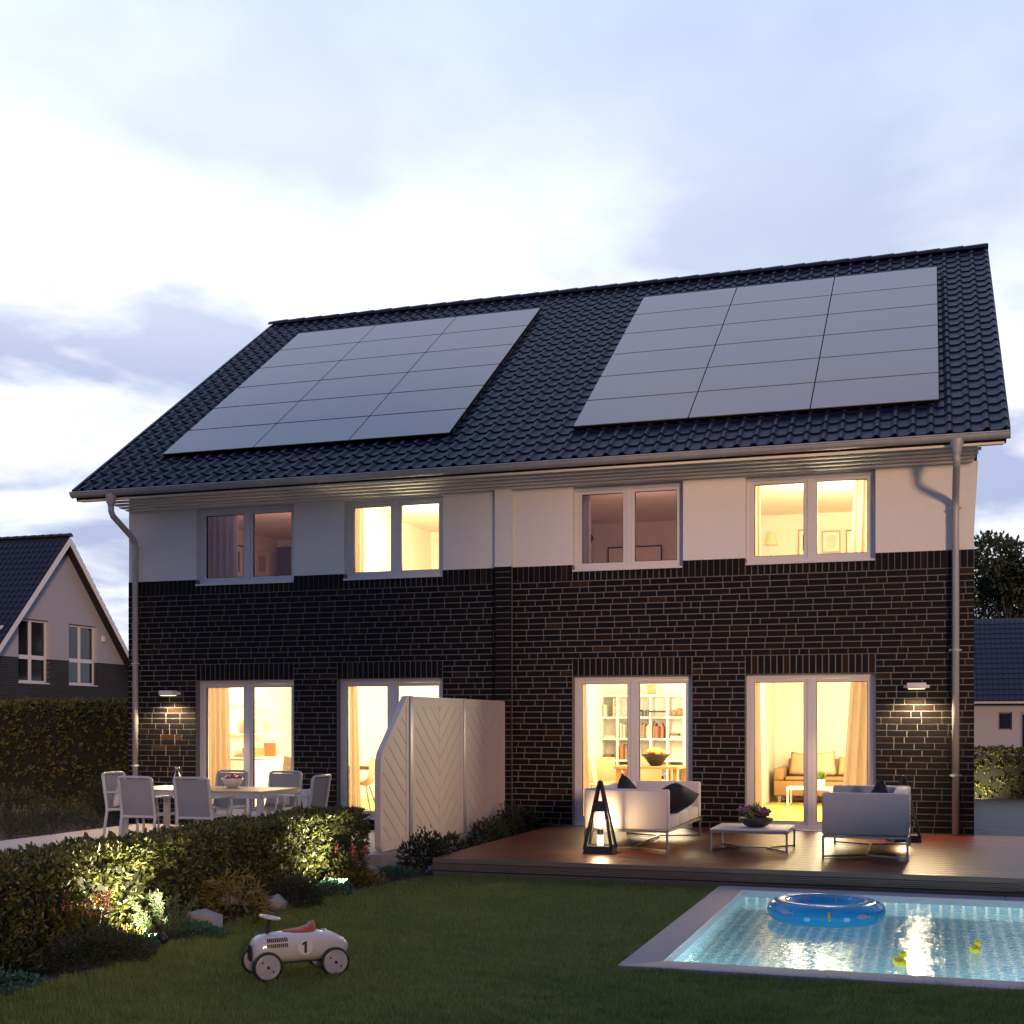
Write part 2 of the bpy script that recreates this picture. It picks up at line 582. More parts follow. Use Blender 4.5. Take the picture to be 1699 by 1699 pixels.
# lawn sheet with the pool cut out of it (four strips round the pool)
PX0, PX1, PY0, PY1 = 9.99, 15.2, -9.10, -4.74          # outer edge of the coping
lm = MB()
for (x0, x1, y0, y1) in ((6.55, PX0 + 0.05, -19, -4.3), (PX0 + 0.05, 22, -19, PY0 + 0.05), (PX1 - 0.05, 22, PY0 + 0.05, -4.3)):
    lm.quad((x0, y0, 0), (x1, y0, 0), (x1, y1, 0), (x0, y1, 0))
lawn = lm.build('lawn', M_LAWN)
tag(lawn, kind='structure')
bed = MB()
bed.add([(6.2, -19, 0.012), (6.75, -19, 0.012), (6.74, -11.1, 0.012), (6.76, -10.0, 0.014), (6.66, -9.0, 0.014), (6.56, -7.9, 0.014), (6.62, -6.5, 0.014), (6.95, -5.0, 0.014), (7.0, -4.5, 0.014), (6.96, 0, 0.014), (6.2, 0, 0.012)], [tuple(range(11))])
bed_o = bed.build('planting_bed', M_SOIL)
tag(bed_o, kind='structure')
terr = MB().box(0.10, 6.1, -4.9, 0.0, -0.1, 0.05).build('terrace', M_TERRACE)
tag(terr, kind='structure')
tsoil = MB().quad((-9, -12, 0.004), (5.9, -12, 0.004), (5.9, 9, 0.004), (-9, 9, 0.004)).build('garden_soil', M_SOIL)
tag(tsoil, kind='structure')
# cobbled drive behind the house corner
dm = bpy.data.materials.new('cobbled_drive_stone')
dm.use_nodes = True
_t = dm.node_tree
_b = _t.nodes['Principled BSDF']
_vor = _t.nodes.new('ShaderNodeTexVoronoi')
_vor.inputs['Scale'].default_value = 5.0
_tc = _t.nodes.new('ShaderNodeTexCoord')
_t.links.new(_tc.outputs['Object'], _vor.inputs['Vector'])
_rp = _t.nodes.new('ShaderNodeValToRGB')
_rp.color_ramp.elements[0].color = (0.055, 0.043, 0.036, 1)
_rp.color_ramp.elements[1].color = (0.125, 0.095, 0.075, 1)
_t.links.new(_vor.outputs['Color'], _rp.inputs[0])
_t.links.new(_rp.outputs[0], _b.inputs['Base Color'])
_bp = _t.nodes.new('ShaderNodeBump')
_bp.inputs['Strength'].default_value = 0.8
_bp.inputs['Distance'].default_value = 0.03
_t.links.new(_vor.outputs['Distance'], _bp.inputs['Height'])
_bp.invert = True
_t.links.new(_bp.outputs[0], _b.inputs['Normal'])
_b.inputs['Roughness'].default_value = 0.55
drive = MB().quad((12.5, 0.0, 0.02), (30, 0.0, 0.02), (30, 12.0, 0.02), (12.5, 12.0, 0.02)).build('driveway', dm)
tag(drive, kind='structure')

# ------------------------------------------------------------------ the pair of houses
CXH = 6.21
HX0, HX1, HD = -0.08, 12.50, 11.2
house = thing('semi_detached_house', 'pair of semi-detached houses with dark brick, white render and tiled roof', 'house', (0, 0, 0))
DOORS = [(1.14, 2.827), (3.55, 5.235), (7.19, 8.88), (9.60, 11.288)]
UPPER = [(1.14, 2.827), (3.66, 5.235), (7.19, 8.753), (9.60, 11.288)]
DZ0, DZ1 = 0.20, 2.29
UZ0, UZ1 = 3.765, 4.965
BAND0, BAND1 = 3.62, 3.855


def wall_strips(mb, x0, x1, z0, z1, holes, y0, y1):
    """solid wall between x0..x1, z0..z1 with rectangular holes that span (hx0,hx1,hz0,hz1)"""
    zs = sorted({z0, z1, *[h[2] for h in holes], *[h[3] for h in holes]})
    zs = [z for z in zs if z0 <= z <= z1]
    for a, b in zip(zs[:-1], zs[1:]):
        cuts = sorted([(h[0], h[1]) for h in holes if h[2] < b - 1e-6 and h[3] > a + 1e-6])
        x = x0
        for c0, c1 in cuts:
            if c0 > x:
                mb.box(x, c0, y0, y1, a, b)
            x = c1
        if x < x1:
            mb.box(x, x1, y0, y1, a, b)


hd = [(a, b, DZ0, DZ1) for a, b in DOORS]
hu = [(a, b, UZ0, UZ1) for a, b in UPPER]
bw = MB()
wall_strips(bw, HX0, HX1, -0.1, BAND1, hd + hu, 0.0055, 0.30)
# side and back walls of the brick storey
bw.box(HX0, HX0 + 0.3, 0.30, HD, -0.1, BAND1).box(HX1 - 0.3, HX1, 0.30, HD, -0.1, BAND1).box(HX0 + 0.3, HX1 - 0.3, HD - 0.3, HD, -0.1, BAND1)
brick_wall = bw.build('brick_wall', M_MORTAR, house)
pw = MB()
wall_strips(pw, HX0, HX1, BAND1, 5.2, hu, 0.015, 0.30)
gable = [(0.30, BAND1), (HD, BAND1), (HD, 5.2), (HD / 2, 9.2), (0.30, 5.2)]
pw.prism(gable, lambda y, z, t: (t, y, z), HX0, HX0 + 0.3)
pw.prism(gable, lambda y, z, t: (t, y, z), HX1 - 0.3, HX1)
pw.box(HX0 + 0.3, HX1 - 0.3, HD - 0.3, HD, BAND1, 5.2)
pw.box(6.07, 6.31, -0.095, 0.015, BAND1, 5.06)
plaster = pw.build('rendered_wall', M_PLASTER, house)
# small white corbel under the right verge
MB().prism([(0.0, 4.98), (0.05, 4.98), (0.0, 4.1)], lambda x, z, t: (HX1 + x, t, z), 0.02, 0.3).build('verge_corbel', M_PLASTER, house)

# ---- bricks: list of (x0, x1, z0, z1, y_front)
bricks = []
LB, JT = 0.238, 0.012
CH = 0.0833


def lay_course(z0, segs, k):
    off = [0.0, 0.125, 0.0625, 0.1875, 0.03, 0.155][k % 6]
    x = HX0 - off
    edges = []
    rr = random.Random(k * 13 + 5)
    while x < HX1:
        w = 0.115 if rr.random() < 0.13 else LB
        edges.append((x, x + w))
        x += w + JT
    for a, b in segs:
        row = [[max(p, a), min(q, b)] for p, q in edges if min(q, b) - max(p, a) > 0.035]
        if not row:
            continue
        row[0][0], row[-1][1] = a, b
        for p, q in row:
            bricks.append((p, q, z0 + JT / 2, z0 + CH - JT / 2, 0.0))


k = 0
z = DZ1 - 28 * CH
while z < BAND0 - 0.01:
    mid = z + CH / 2
    segs = [(HX0, HX1)]
    hol = []
    if DZ0 < mid < DZ1 + 0.25:
        hol = DOORS
    out = []
    x = HX0
    for a, b in hol:
        out.append((x, a - JT / 2))
        x = b + JT / 2
    out.append((x, HX1))
    fin = []
    for a, b in out:      # leave the pilaster strip free
        if a < 6.06 < b:
            fin += [(a, 6.076), (6.304, b)]
        else:
            fin.append((a, b))
    if mid > 0.0:
        lay_course(z, fin, k)
        bricks.append((6.07, 6.31, z + JT / 2, z + CH - JT / 2, -0.11))
    k += 1
    z += CH
zt = z
for a, b in DOORS:        # soldier lintels
    n = int(round((b - a) / CH))
    p = (b - a) / n
    for i in range(n):
        bricks.append((a + i * p + JT / 2, a + (i + 1) * p - JT / 2, DZ1 + 0.004, DZ1 + 0.246, 0.0))
free = [(HX0, UPPER[0][0])] + [(UPPER[i][1], UPPER[i + 1][0]) for i in range(3)] + [(UPPER[3][1], HX1)]
for a, b in free:         # soldier band under the render
    for (c, d) in ([(a, 6.076), (6.304, b)] if a < 6.06 < b else [(a, b)]):
        n = max(1, int(round((d - c) / CH)))
        p = (d - c) / n
        for i in range(n):
            bricks.append((c + i * p + JT / 2, c + (i + 1) * p - JT / 2, zt + JT / 2, BAND1 - 0.004, -0.006))
for i in range(3):
    bricks.append((6.07, 6.31, zt + i * 0.079 + JT / 2, zt + (i + 1) * 0.079 - JT / 2, -0.11))
for a, b in UPPER:        # short soldiers under the upper windows
    n = int(round((b - a) / CH))
    p = (b - a) / n
    for i in range(n):
        bricks.append((a + i * p + JT / 2, a + (i + 1) * p - JT / 2, zt + JT / 2, UZ0 - 0.012, 0.0))
# core of the pilaster behind its bricks
MB().box(6.082, 6.298, -0.098, 0.012, -0.1, BAND1).build('pilaster_core', M_MORTAR, brick_wall)


def brick_depth(b):
    return ((Vector(((b[0] + b[1]) / 2, 0, (b[2] + b[3]) / 2)) - CAM).length) / math.sqrt((b[1] - b[0]) * (b[3] - b[2]))


bricks = [b for b in bricks if b[1] - b[0] > 0.02]
bricks.sort(key=brick_depth)
cache = {}


def brick_geo(w, h, dp, ch=0.002):
    c = ch
    vs = [(0, c, 0), (w, c, 0), (w, c, h), (0, c, h), (c, 0, c), (w - c, 0, c), (w - c, 0, h - c), (c, 0, h - c), (0, dp, 0), (w, dp, 0), (w, dp, h), (0, dp, h)]
    fs = [(4, 5, 6, 7), (0, 1, 5, 4), (1, 2, 6, 5), (2, 3, 7, 6), (3, 0, 4, 7), (0, 8, 9, 1), (1, 9, 10, 2), (2, 10, 11, 3), (3, 11, 8, 0)]
    return vs, fs


def brick_tint(seed):
    r = random.Random(seed)
    t = r.random()
    return 0.75 + 0.25 * r.random() if t > 0.96 else (0.45 + 0.25 * r.random() if t > 0.84 else 0.4 * r.random())


rest = MB()
rest_t = []
for i, (x0, x1, z0, z1, y) in enumerate(bricks):
    w, h = x1 - x0, z1 - z0
    dp = 0.014 if y > -0.05 else 0.05
    jy = y - random.Random(i).random() * 0.0015
    if i < 300:
        key = (round(w, 2), round(h, 3), i % 5, dp)
        if key not in cache:
            vs, fs = brick_geo(round(w, 2), round(h, 3), dp)
            me = MB().add(vs, fs).mesh('brick', M_BRICK)
            set_tint(me, [brick_tint(i)] * len(me.vertices))
            cache[key] = me
        link('brick', cache[key], brick_wall, (x0, jy, z0))
    else:
        vs, fs = brick_geo(w, h, dp)
        rest.add([(a + x0, b_ + jy, c + z0) for a, b_, c in vs], fs)
        rest_t += [brick_tint(i)] * len(vs)
rme = rest.mesh('brickwork', M_BRICK)
set_tint(rme, rest_t)
tag(link('brickwork', rme, brick_wall), kind='stuff')

# ---- windows
HANDLE = MB().bar((0, 0, 0), (0, 0, 0.12), 0.02, 0.02).bar((0, -0.03, 0.1), (0, 0.0, 0.1), 0.02, 0.02).mesh('handle', M_STEEL)


def ring(mb, x0, x1, z0, z1, w, y0, y1):
    mb.box(x0, x1, y0, y1, z0, z0 + w).box(x0, x1, y0, y1, z1 - w, z1).box(x0, x0 + w, y0, y1, z0 + w, z1 - w).box(x1 - w, x1, y0, y1, z0 + w, z1 - w)
    return mb


def window(x0, x1, z0, z1, parent=house, label=None):
    yf = 0.115
    xm = (x0 + x1) / 2
    f = ring(MB(), x0 + 0.003, x1 - 0.003, z0 + 0.003, z1 - 0.003, 0.055, yf, yf + 0.075)
    f.box(xm - 0.035, xm + 0.035, yf, yf + 0.075, z0 + 0.058, z1 - 0.058)
    win = f.build('window', M_FRAME, parent)
    if label:
        win['label'] = label
    for a, b in ((x0 + 0.060, xm - 0.037), (xm + 0.037, x1 - 0.060)):
        ring(MB(), a, b, z0 + 0.060, z1 - 0.060, 0.045, yf + 0.012, yf + 0.07).build('sash', M_FRAME, win)
        ring(MB(), a + 0.045, b - 0.045, z0 + 0.105, z1 - 0.105, 0.007, yf + 0.022, yf + 0.06).build('gasket', M_GASKET, win)
        MB().box(a + 0.047, b - 0.047, yf + 0.038, yf + 0.044, z0 + 0.107, z1 - 0.107).build('pane', M_GLASS, win)
    link('handle', HANDLE, win, (xm - 0.06, yf + 0.09, (z0 + z1) / 2))
    sill = MB().box(x0 + 0.004, x1 - 0.004, -0.03 if z0 > 3 else 0.03, yf - 0.001, z0 - 0.022, z0 + 0.002)
    sill.build('sill', M_FRAME, win)
    return win


for a, b in DOORS:
    window(a, b, DZ0 + 0.004, DZ1)
for a, b in UPPER:
    window(a, b, UZ0 + 0.012, UZ1 - 0.005)

# ---- rooms behind the glass
shell = MB()
XI0, XI1 = HX0 + 0.3, HX1 - 0.3


def room(x0, x1, y0, y1, z0, z1):
    s = MB()
    s.box(x0 - 0.05, x0, y0, y1, z0, z1).box(x1, x1 + 0.05, y0, y1, z0, z1).box(x0, x1, y1, y1 + 0.05, z0, z1)
    s.box(x0 - 0.05, x1 + 0.05, y0, y1 + 0.05, z1, z1 + 0.06)
    s.build('room_wall', M_ROOM, house)
    MB().box(x0 - 0.05, x1 + 0.05, y0, y1 + 0.05, z0 - 0.08, z0).build('room_floor', M_ROOMFLOOR, house)


G0, G1 = 0.20, 2.62
room(XI0 + 0.05, 6.05, 0.302, 4.8, G0, G1)                 # left ground floor
room(6.42, XI1 - 0.05, 0.302, 7.0, G0, G1)                 # right ground floor
MB().box(6.42, 9.20, 5.0, 6.99, G0, G1).build('room_partition', M_ROOM, house)
F0, F1 = 2.85, 5.08
room(XI0 + 0.05, 3.22, 0.302, 4.2, F0, F1)
room(3.38, 6.05, 0.302, 4.2, F0, F1)
room(6.42, 9.08, 0.302, 4.2, F0, F1)
room(9.24, XI1 - 0.05, 0.302, 4.2, F0, F1)

WARM = (1.0, 0.81, 0.50)


def room_lamp(x, y, z, power, label, col=WARM, r=0.55):
    t = thing('ceiling_lamp', label, 'lamp', (x, y, z), group='ceiling lamps in the rooms')
    MB().lathe([(0.001, 0.0), (0.09, 0.0), (0.10, -0.02), (0.10, -0.05), (0.001, -0.05)], 16).build('housing', M_WHITE, t, smooth=True)
    d = bpy.data.lights.new('room_light', 'POINT')
    d.energy = power
    d.color = col
    d.shadow_soft_size = r if z > 3 else 0.85
    o = bpy.data.objects.new('room_light', d)
    COL.objects.link(o)
    o.parent = t
    o.location = (0, 0, -0.60)
    return t


room_lamp(2.0, 2.2, G1, 482, 'ceiling lamp lighting the left kitchen behind the terrace table')
room_lamp(4.6, 2.2, G1, 529, 'ceiling lamp lighting the room behind the privacy screen')
room_lamp(8.0, 2.6, G1, 436, 'ceiling lamp lighting the dining room with the bookcase')
room_lamp(10.7, 3.4, G1, 598, 'ceiling lamp lighting the living room with the tan sofa')
room_lamp(4.7, 1.0, F1, 390, 'ceiling lamp in the bright upper left room')
room_lamp(10.8, 1.0, F1, 390, 'ceiling lamp in the bright upper right room with pictures')
room_lamp(2.0, 0.85, F1, 34.0, 'dim ceiling lamp in the dusky upper far left room', (1.0, 0.50, 0.46))
room_lamp(8.0, 0.85, F1, 34.0, 'dim ceiling lamp in the dusky upper room with the pennant', (1.0, 0.50, 0.46))

# ---- roof
EY, EZ = -0.68, 5.19            # eave line of the tile bed
RY, RZ = 5.60, 9.60
SL = math.hypot(RY - EY, RZ - EZ)
ux, uz = (RY - EY) / SL, (RZ - EZ) / SL        # up-slope direction (y, z)
VX0, VX1 = -0.60, 12.88
rb = MB()
th = 0.16
rb.prism([(EY, EZ - 0.02), (RY, RZ - 0.02), (2 * RY - EY, EZ - 0.02), (2 * RY - EY, EZ - th), (RY, RZ - th - 0.02), (EY + 0.05, EZ - th + 0.02)], lambda y, z, t: (t, y, z), VX0 + 0.03, VX1 - 0.03)
roof = rb.build('roof', M_ROOFBASE, house)
NCOL, NROW = 62, 27
TP = (VX1 - VX0) / NCOL
TL = SL / NROW
PROF = [(0.0, 0.012), (0.014, 0.002), (0.07, 0.0), (0.125, 0.004), (0.150, 0.022), (0.174, 0.042), (0.198, 0.040), (0.221, 0.014)]


def tile_geo():
    """local axes: x across, y up-slope, z out of the roof; the lower edge is lifted over the tile below"""
    vs, fs = [], []
    n = len(PROF)
    ln = TL * 1.06
    for (x, h) in PROF:
        vs.append((x, 0.0, h + 0.026))
    for (x, h) in PROF:
        vs.append((x, ln, h + 0.004))
    for (x, h) in PROF:
        vs.append((x, 0.004, h + 0.004))
    for i in range(n - 1):
        fs.append((i, i + 1, n + i + 1, n + i))
        fs.append((i, 2 * n + i, 2 * n + i + 1, i + 1))
    fs.append((0, n, 2 * n))
    fs.append((n - 1, 3 * n - 1, 2 * n - 1))
    return vs, fs


TV, TF = tile_geo()
ARR = [(0.46, 5.30, 1.03, 6.68), (7.19, 12.08, 0.92, 6.68)]
tile_me = MB().add(TV, TF).mesh('roof_tile', M_TILE, smooth=False)
rot_roof = Matrix(((1, 0, 0), (0, ux, -uz), (0, uz, ux))).to_4x4()
tiles = []
for r in range(NROW):
    for c in range(NCOL):
        x = VX0 + c * TP
        s = r * TL
        xm, sm = x + TP / 2, s + TL / 2
        if any(a + 0.35 < xm < b - 0.35 and p + 0.5 < sm < q - 0.4 for a, b, p, q in ARR):
            continue
        tiles.append((x, s))
tiles.sort(key=lambda t: (Vector((t[0], EY + ux * t[1], EZ + uz * t[1])) - CAM).length)
rest = MB()
for i, (x, s) in enumerate(tiles):
    p = Vector((x, EY + ux * s, EZ + uz * s))
    if i < 300:
        o = link('roof_tile', tile_me, roof)
        o.matrix_local = Matrix.Translation(p) @ rot_roof
    else:
        mtx = Matrix.Translation(p) @ rot_roof
        rest.add([tuple(mtx @ Vector(v)) for v in TV], TF)
tag(link('roof_tiling', rest.mesh('roof_tiling', M_TILE), roof), kind='stuff')
# ridge tiles
nr = 36
rp = (VX1 - VX0) / nr
rt = MB()
sec = [(math.cos(a) * 0.13, math.sin(a) * 0.10) for a in [PI * i / 6 for i in range(7)]]
vs = [(0.0, y * 1.0, z_) for y, z_ in sec] + [(rp * 1.08, y * 0.86, z_ * 0.86) for y, z_ in sec] + [(0.0, y * 0.86, z_ * 0.86) for y, z_ in sec]
fs = [(i, i + 1, 8 + i, 7 + i) for i in range(6)] + [(i, 14 + i, 15 + i, i + 1) for i in range(6)]
ridge_me = MB().add(vs, fs).mesh('ridge_tile', M_TILE)
for i in range(nr):
    o = link('ridge_tile', ridge_me, roof)
    o.location = (VX1 - i * rp, RY, RZ + 0.005)
    o.rotation_euler = (0, 0, PI)
MB().prism([(-0.13, 0), (0.13, 0), (0.10, 0.07), (0, 0.105), (-0.10, 0.07)], lambda y, z_, t: (t, RY + y, RZ + z_), VX1, VX1 + 0.02).build('ridge_end_cap', M_TILE, roof)
# verge edge boards in tile colour
for xa, xb in ((VX0 - 0.015, VX0 + 0.03), (VX1 - 0.03, VX1 + 0.015)):
    MB().prism([(EY - 0.02, EZ + 0.035), (RY, RZ + 0.035), (RY, RZ - 0.10), (EY - 0.02, EZ - 0.10)], lambda y, z_, t: (t, y, z_), xa, xb).build('verge_board', M_TILE, roof)
# soffit: stepped boards, rising towards the gutter
nb = 5
for i in range(nb):
    y1 = 0.012 - 0.62 * i / nb
    y0 = 0.012 - 0.62 * (i + 1) / nb
    zz = 4.965 + 0.024 * i
    MB().box(HX0 + 0.02 - (0.03 * i if i < 4 else 0.5), HX1 - 0.02 + (0.03 * i if i < 4 else 0.34), y0 + 0.001, y1 - 0.006, zz, zz + 0.02).build('soffit_board', M_SOFFIT, house)
MB().box(VX0 + 0.06, VX1 - 0.05, -0.64, -0.612, 5.045, 5.17).build('fascia_board', M_SOFFIT, house)
# gutter: half-round channel
gs = MB()
ga = [PI + PI * i / 10 for i in range(11)]
gx = [VX0 + 0.01, VX1]
pts_o = [(-0.715 + 0.075 * math.cos(a), 5.165 + 0.075 * math.sin(a)) for a in ga]
pts_i = [(-0.715 + 0.070 * math.cos(a), 5.165 + 0.070 * math.sin(a)) for a in reversed(ga)]
gs.prism(pts_o + pts_i, lambda y, z_, t: (t, y, z_), gx[0], gx[1])
gs.tube([(gx[0], -0.792, 5.167), (gx[1], -0.792, 5.167)], 0.011, 8)
gutter = gs.build('gutter', M_ZINC, house)
for xx in (gx[0], gx[1]):
    MB().prism(pts_o, lambda y, z_, t: (t, y, z_), xx - 0.002, xx + 0.004).build('gutter_end_cap', M_ZINC, gutter)
for i in range(9):
    xx = 0.7 + i * 1.45
    po = [(-0.715 + 0.079 * math.cos(a), 5.165 + 0.079 * math.sin(a)) for a in ga]
    pi_ = [(-0.715 + 0.0745 * math.cos(a), 5.165 + 0.0745 * math.sin(a)) for a in reversed(ga)]
    MB().prism(po + pi_, lambda y, z_, t: (t, y, z_), xx, xx + 0.035).build('gutter_bracket', M_ZINC, gutter)


def downpipe(x):
    g = MB().lathe([(0.085, 0.02), (0.075, -0.06), (0.047, -0.16)], 16, (x, -0.715, 5.10))
    g.tube([(x, -0.715, 4.96), (x, -0.71, 4.86), (x, -0.66, 4.79), (x, -0.20, 4.55), (x, -0.105, 4.48), (x, -0.085, 4.38), (x, -0.085, 0.21)], 0.045, 14)
    p = g.build('downpipe', M_ZINC, house, smooth=True)
    for zz in (4.36, 2.55, 0.95):
        MB().lathe([(0.046, 0), (0.054, 0.0), (0.054, 0.03), (0.046, 0.03)], 14, (x, -0.085, zz)).bar((x - 0.075, -0.085, zz + 0.015), (x + 0.075, -0.085, zz + 0.015), 0.012, 0.02).build('pipe_clip', M_ZINC, p)


downpipe(0.105)
downpipe(12.275)

# ---- solar panels
M_PV = mat('solar_glass', (0.25, 0.24, 0.245), 0.22, spec=0.6, coat=0.25, var=(0.35, 0.05), objrand=0.012)
M_PVEDGE = mat('panel_frame_black', (0.004, 0.004, 0.005), 0.9, spec=0.1)
for ai, (a, b, s0, s1) in enumerate(ARR):
    t = thing('solar_array', ['left block of eighteen grey solar panels on the dark roof', 'right block of eighteen grey solar panels near the roof verge'][ai], 'solar panels', (0, EY, EZ))
    t.matrix_local = Matrix.Translation((0, EY, EZ)) @ rot_roof
    pwid, phei = (b - a) / 3, (s1 - s0) / 6
    pm = MB().box(0.008, pwid - 0.008, 0.017, phei - 0.017, 0, 0.010).mesh('solar_panel', M_PV)
    fm_ = MB().box(0.002, pwid - 0.002, 0.002, phei - 0.002, -0.028, -0.006).mesh('panel_frame', M_PVEDGE)
    for i in range(3):
        for j in range(6):
            p = link('solar_panel', pm, t, (a + i * pwid, s0 + j * phei, 0.092))
            link('panel_frame', fm_, p, (0, 0, 0))
    for j in range(6):
        for q in (0.2, 0.75):
            MB().bar((a, s0 + (j + q) * phei, 0.040), (b, s0 + (j + q) * phei, 0.040), 0.04, 0.04).build('mounting_rail', M_STEEL, t)


# ---- wall lamps
def wall_lamp(x, z, label):
    t = thing('wall_lamp', label, 'wall lamp', (x, 0, z))
    MB().box(-0.12, 0.12, -0.20, -0.02, 0.0, 0.075).build('housing', M_WHITE, t, bevel=0.012)
    MB().box(-0.16, 0.16, -0.045, -0.004, 0.012, 0.05).build('mount', M_WHITE, t)
    MB().box(-0.10, 0.10, -0.18, -0.05, -0.004, 0.001).build('diffuser', mat('lamp_diffuser', (0.9, 0.85, 0.7), 0.5, emit=((1.0, 0.80, 0.48), 4.0)), t)
    d = bpy.data.lights.new('wall_light', 'SPOT')
    d.energy = 260
    d.color = (1.0, 0.72, 0.40)
    d.spot_size = R(150)
    d.spot_blend = 0.35
    d.shadow_soft_size = 0.13
    o = bpy.data.objects.new('wall_light', d)
    COL.objects.link(o)
    o.parent = t
    o.location = (0, -0.175, -0.012)
    o.rotation_euler = (R(-12), 0, 0)
    return t


wall_lamp(11.80, 2.075, 'white wall lamp beside the right downpipe above the sofa')
wall_lamp(0.72, 2.06, 'white wall lamp on the left corner above the dining table')


# ------------------------------------------------------------------ privacy screen on the boundary
scr = thing('privacy_screen', 'pale privacy screen of chevron boards on a concrete plinth beside the deck', 'screen', (6.2, 0, 0))
MB().box(-0.12, 0.10, -4.60, -0.12, -0.1, 0.20).build('plinth', M_CONCRETE, scr)
SB, ST = 0.215, 1.945          # lower and upper edge of the panels


def clip_poly(poly, a, b, c):
    """keep the part with a*x+b*y<=c"""
    out = []
    for i in range(len(poly)):
        p, q = poly[i], poly[(i + 1) % len(poly)]
        dp, dq = a * p[0] + b * p[1] - c, a * q[0] + b * q[1] - c
        if dp <= 0:
            out.append(p)
        if dp * dq < 0:
            t = dp / (dp - dq)
            out.append((p[0] + t * (q[0] - p[0]), p[1] + t * (q[1] - p[1])))
    return out


def planks(poly, sgn, pitch=0.16, slope=0.75):
    """cut a polygon in (y,z) into diagonal boards"""
    nrm = math.hypot(slope, 1)
    res = []
    # family of lines z - sgn*slope*y = c
    cs = [z_ - sgn * slope * y for y, z_ in poly]
    c = math.floor(min(cs) / (pitch * nrm)) * pitch * nrm
    while c < max(cs):
        p = clip_poly(poly, -sgn * slope, 1, c + pitch * nrm - 0.009 * nrm)
        if len(p) > 2:
            p = clip_poly(p, sgn * slope, -1, -c)
        if len(p) > 2:
            res.append(p)
        c += pitch * nrm
    return res


def screen_panel(poly, split=None):
    """poly: outline in (y,z), convex, counter-clockwise"""
    cyy = sum(p[0] for p in poly) / len(poly)
    czz = sum(p[1] for p in poly) / len(poly)
    fx = lambda y, z_, t: (t, y, z_)
    # backing sheet and raised border
    back = MB().prism(poly, fx, -0.018, 0.018)
    pn = back.build('panel', M_SCREEN, scr)
    inner = poly
    n = len(poly)
    lines = []
    for i in range(n):
        p, q = poly[i], poly[(i + 1) % n]
        ex, ey = q[0] - p[0], q[1] - p[1]
        ln = math.hypot(ex, ey)
        nx, ny = ey / ln, -ex / ln
        if nx * (cyy - p[0]) + ny * (czz - p[1]) > 0:
            nx, ny = -nx, -ny
        c = nx * p[0] + ny * p[1] - (0.11 if abs(ny) > 0.9 else 0.075)
        lines.append((nx, ny, c))
    for l in lines:
        inner = clip_poly(inner, *l)
    for i in range(n):
        nx, ny, c = lines[i]
        strip = clip_poly(poly, -nx, -ny, -(c + 0.002))
        for j in range(i):
            strip = clip_poly(strip, lines[j][0], lines[j][1], lines[j][2]) if len(strip) > 2 else strip
        if len(strip) > 2:
            MB().prism(strip, fx, 0.018, 0.034).prism(strip, fx, -0.034, -0.018).build('border', M_SCREEN, pn)
    halves = [(inner, -1)] if split is None else [(clip_poly(inner, 1, 0, split - 0.003), -1), (clip_poly(inner, -1, 0, -(split + 0.003)), 1)]
    for hp, sg in halves:
        for p in planks(hp, sg):
            MB().prism(p, fx, 0.018, 0.030).build('plank', M_SCREEN, pn)


screen_panel([(-3.53, SB), (-1.84, SB), (-1.84, ST), (-3.53, ST)], -2.685)
screen_panel([(-1.74, SB), (-0.13, SB), (-0.13, ST - 0.02), (-0.17, ST), (-1.74, ST)], -0.94)
screen_panel([(-4.47, SB + 0.06), (-4.41, SB), (-3.66, SB), (-3.66, ST), (-3.71, ST), (-4.42, 1.31), (-4.455, 1.24), (-4.47, 1.15)], None)
for py in (-3.595, -1.79):
    MB().box(-0.045, 0.045, py - 0.05, py + 0.05, 0.20, ST + 0.005).build('post', M_POST, scr, bevel=0.008)

# ------------------------------------------------------------------ timber deck
deck = thing('timber_deck', 'low red-brown timber deck in front of the right house', 'deck', (0, 0, 0))
DX0, DX1, DY0 = 6.93, 15.5, -4.66
nbd = 26
bp_ = (0.0 - DY0) / nbd
for i in range(nbd):
    y0 = DY0 + i * bp_
    bm_ = MB().box(DX0, DX1, y0 + 0.005, y0 + bp_ - 0.005, 0.172, 0.20)
    bm_.build('deck_board', M_DECK, deck)
MB().box(DX0 + 0.03, DX1, DY0 + 0.08, -0.02, -0.05, 0.168).build('substructure', M_BLACK, deck)
MB().box(DX0, DX1, DY0 - 0.012, DY0 + 0.002, 0.150, 0.1995).build('edge_board', M_DECKEDGE, deck)
for i in range(4):
    zz = 0.142 - i * 0.019
    MB().box(DX0 + 0.004, DX1, DY0 - 0.004, DY0 + 0.03, zz - 0.015, zz).build('riser_slat', M_DECKEDGE, deck)
for i in range(4):
    zz = 0.058 - i * 0.019
    MB().box(DX0 + 0.02, DX1, DY0 - 0.03, DY0 + 0.03, zz - 0.015, zz).build('riser_slat', M_DECKEDGE, deck)
for i in range(7):
    zz = 0.160 - i * 0.022
    MB().box(DX0 - 0.010, DX0 - 0.001, DY0 + 0.02, -0.2, zz - 0.017, zz).build('side_slat', M_DECKEDGE, deck)

# ------------------------------------------------------------------ pool
pool = thing('swimming_pool', 'lit swimming pool with pale tiles and stone coping beside the deck', 'pool', (0, 0, 0))
CW, CT = 0.255, 0.035
IX0, IX1, IY0, IY1 = PX0 + CW, PX1 - CW, PY0 + CW, PY1 - CW


def slab(poly):
    MB().prism(poly, lambda x, y, t: (x, y, t), -0.03, CT).build('coping_slab', M_COPING, pool, bevel=0.006)


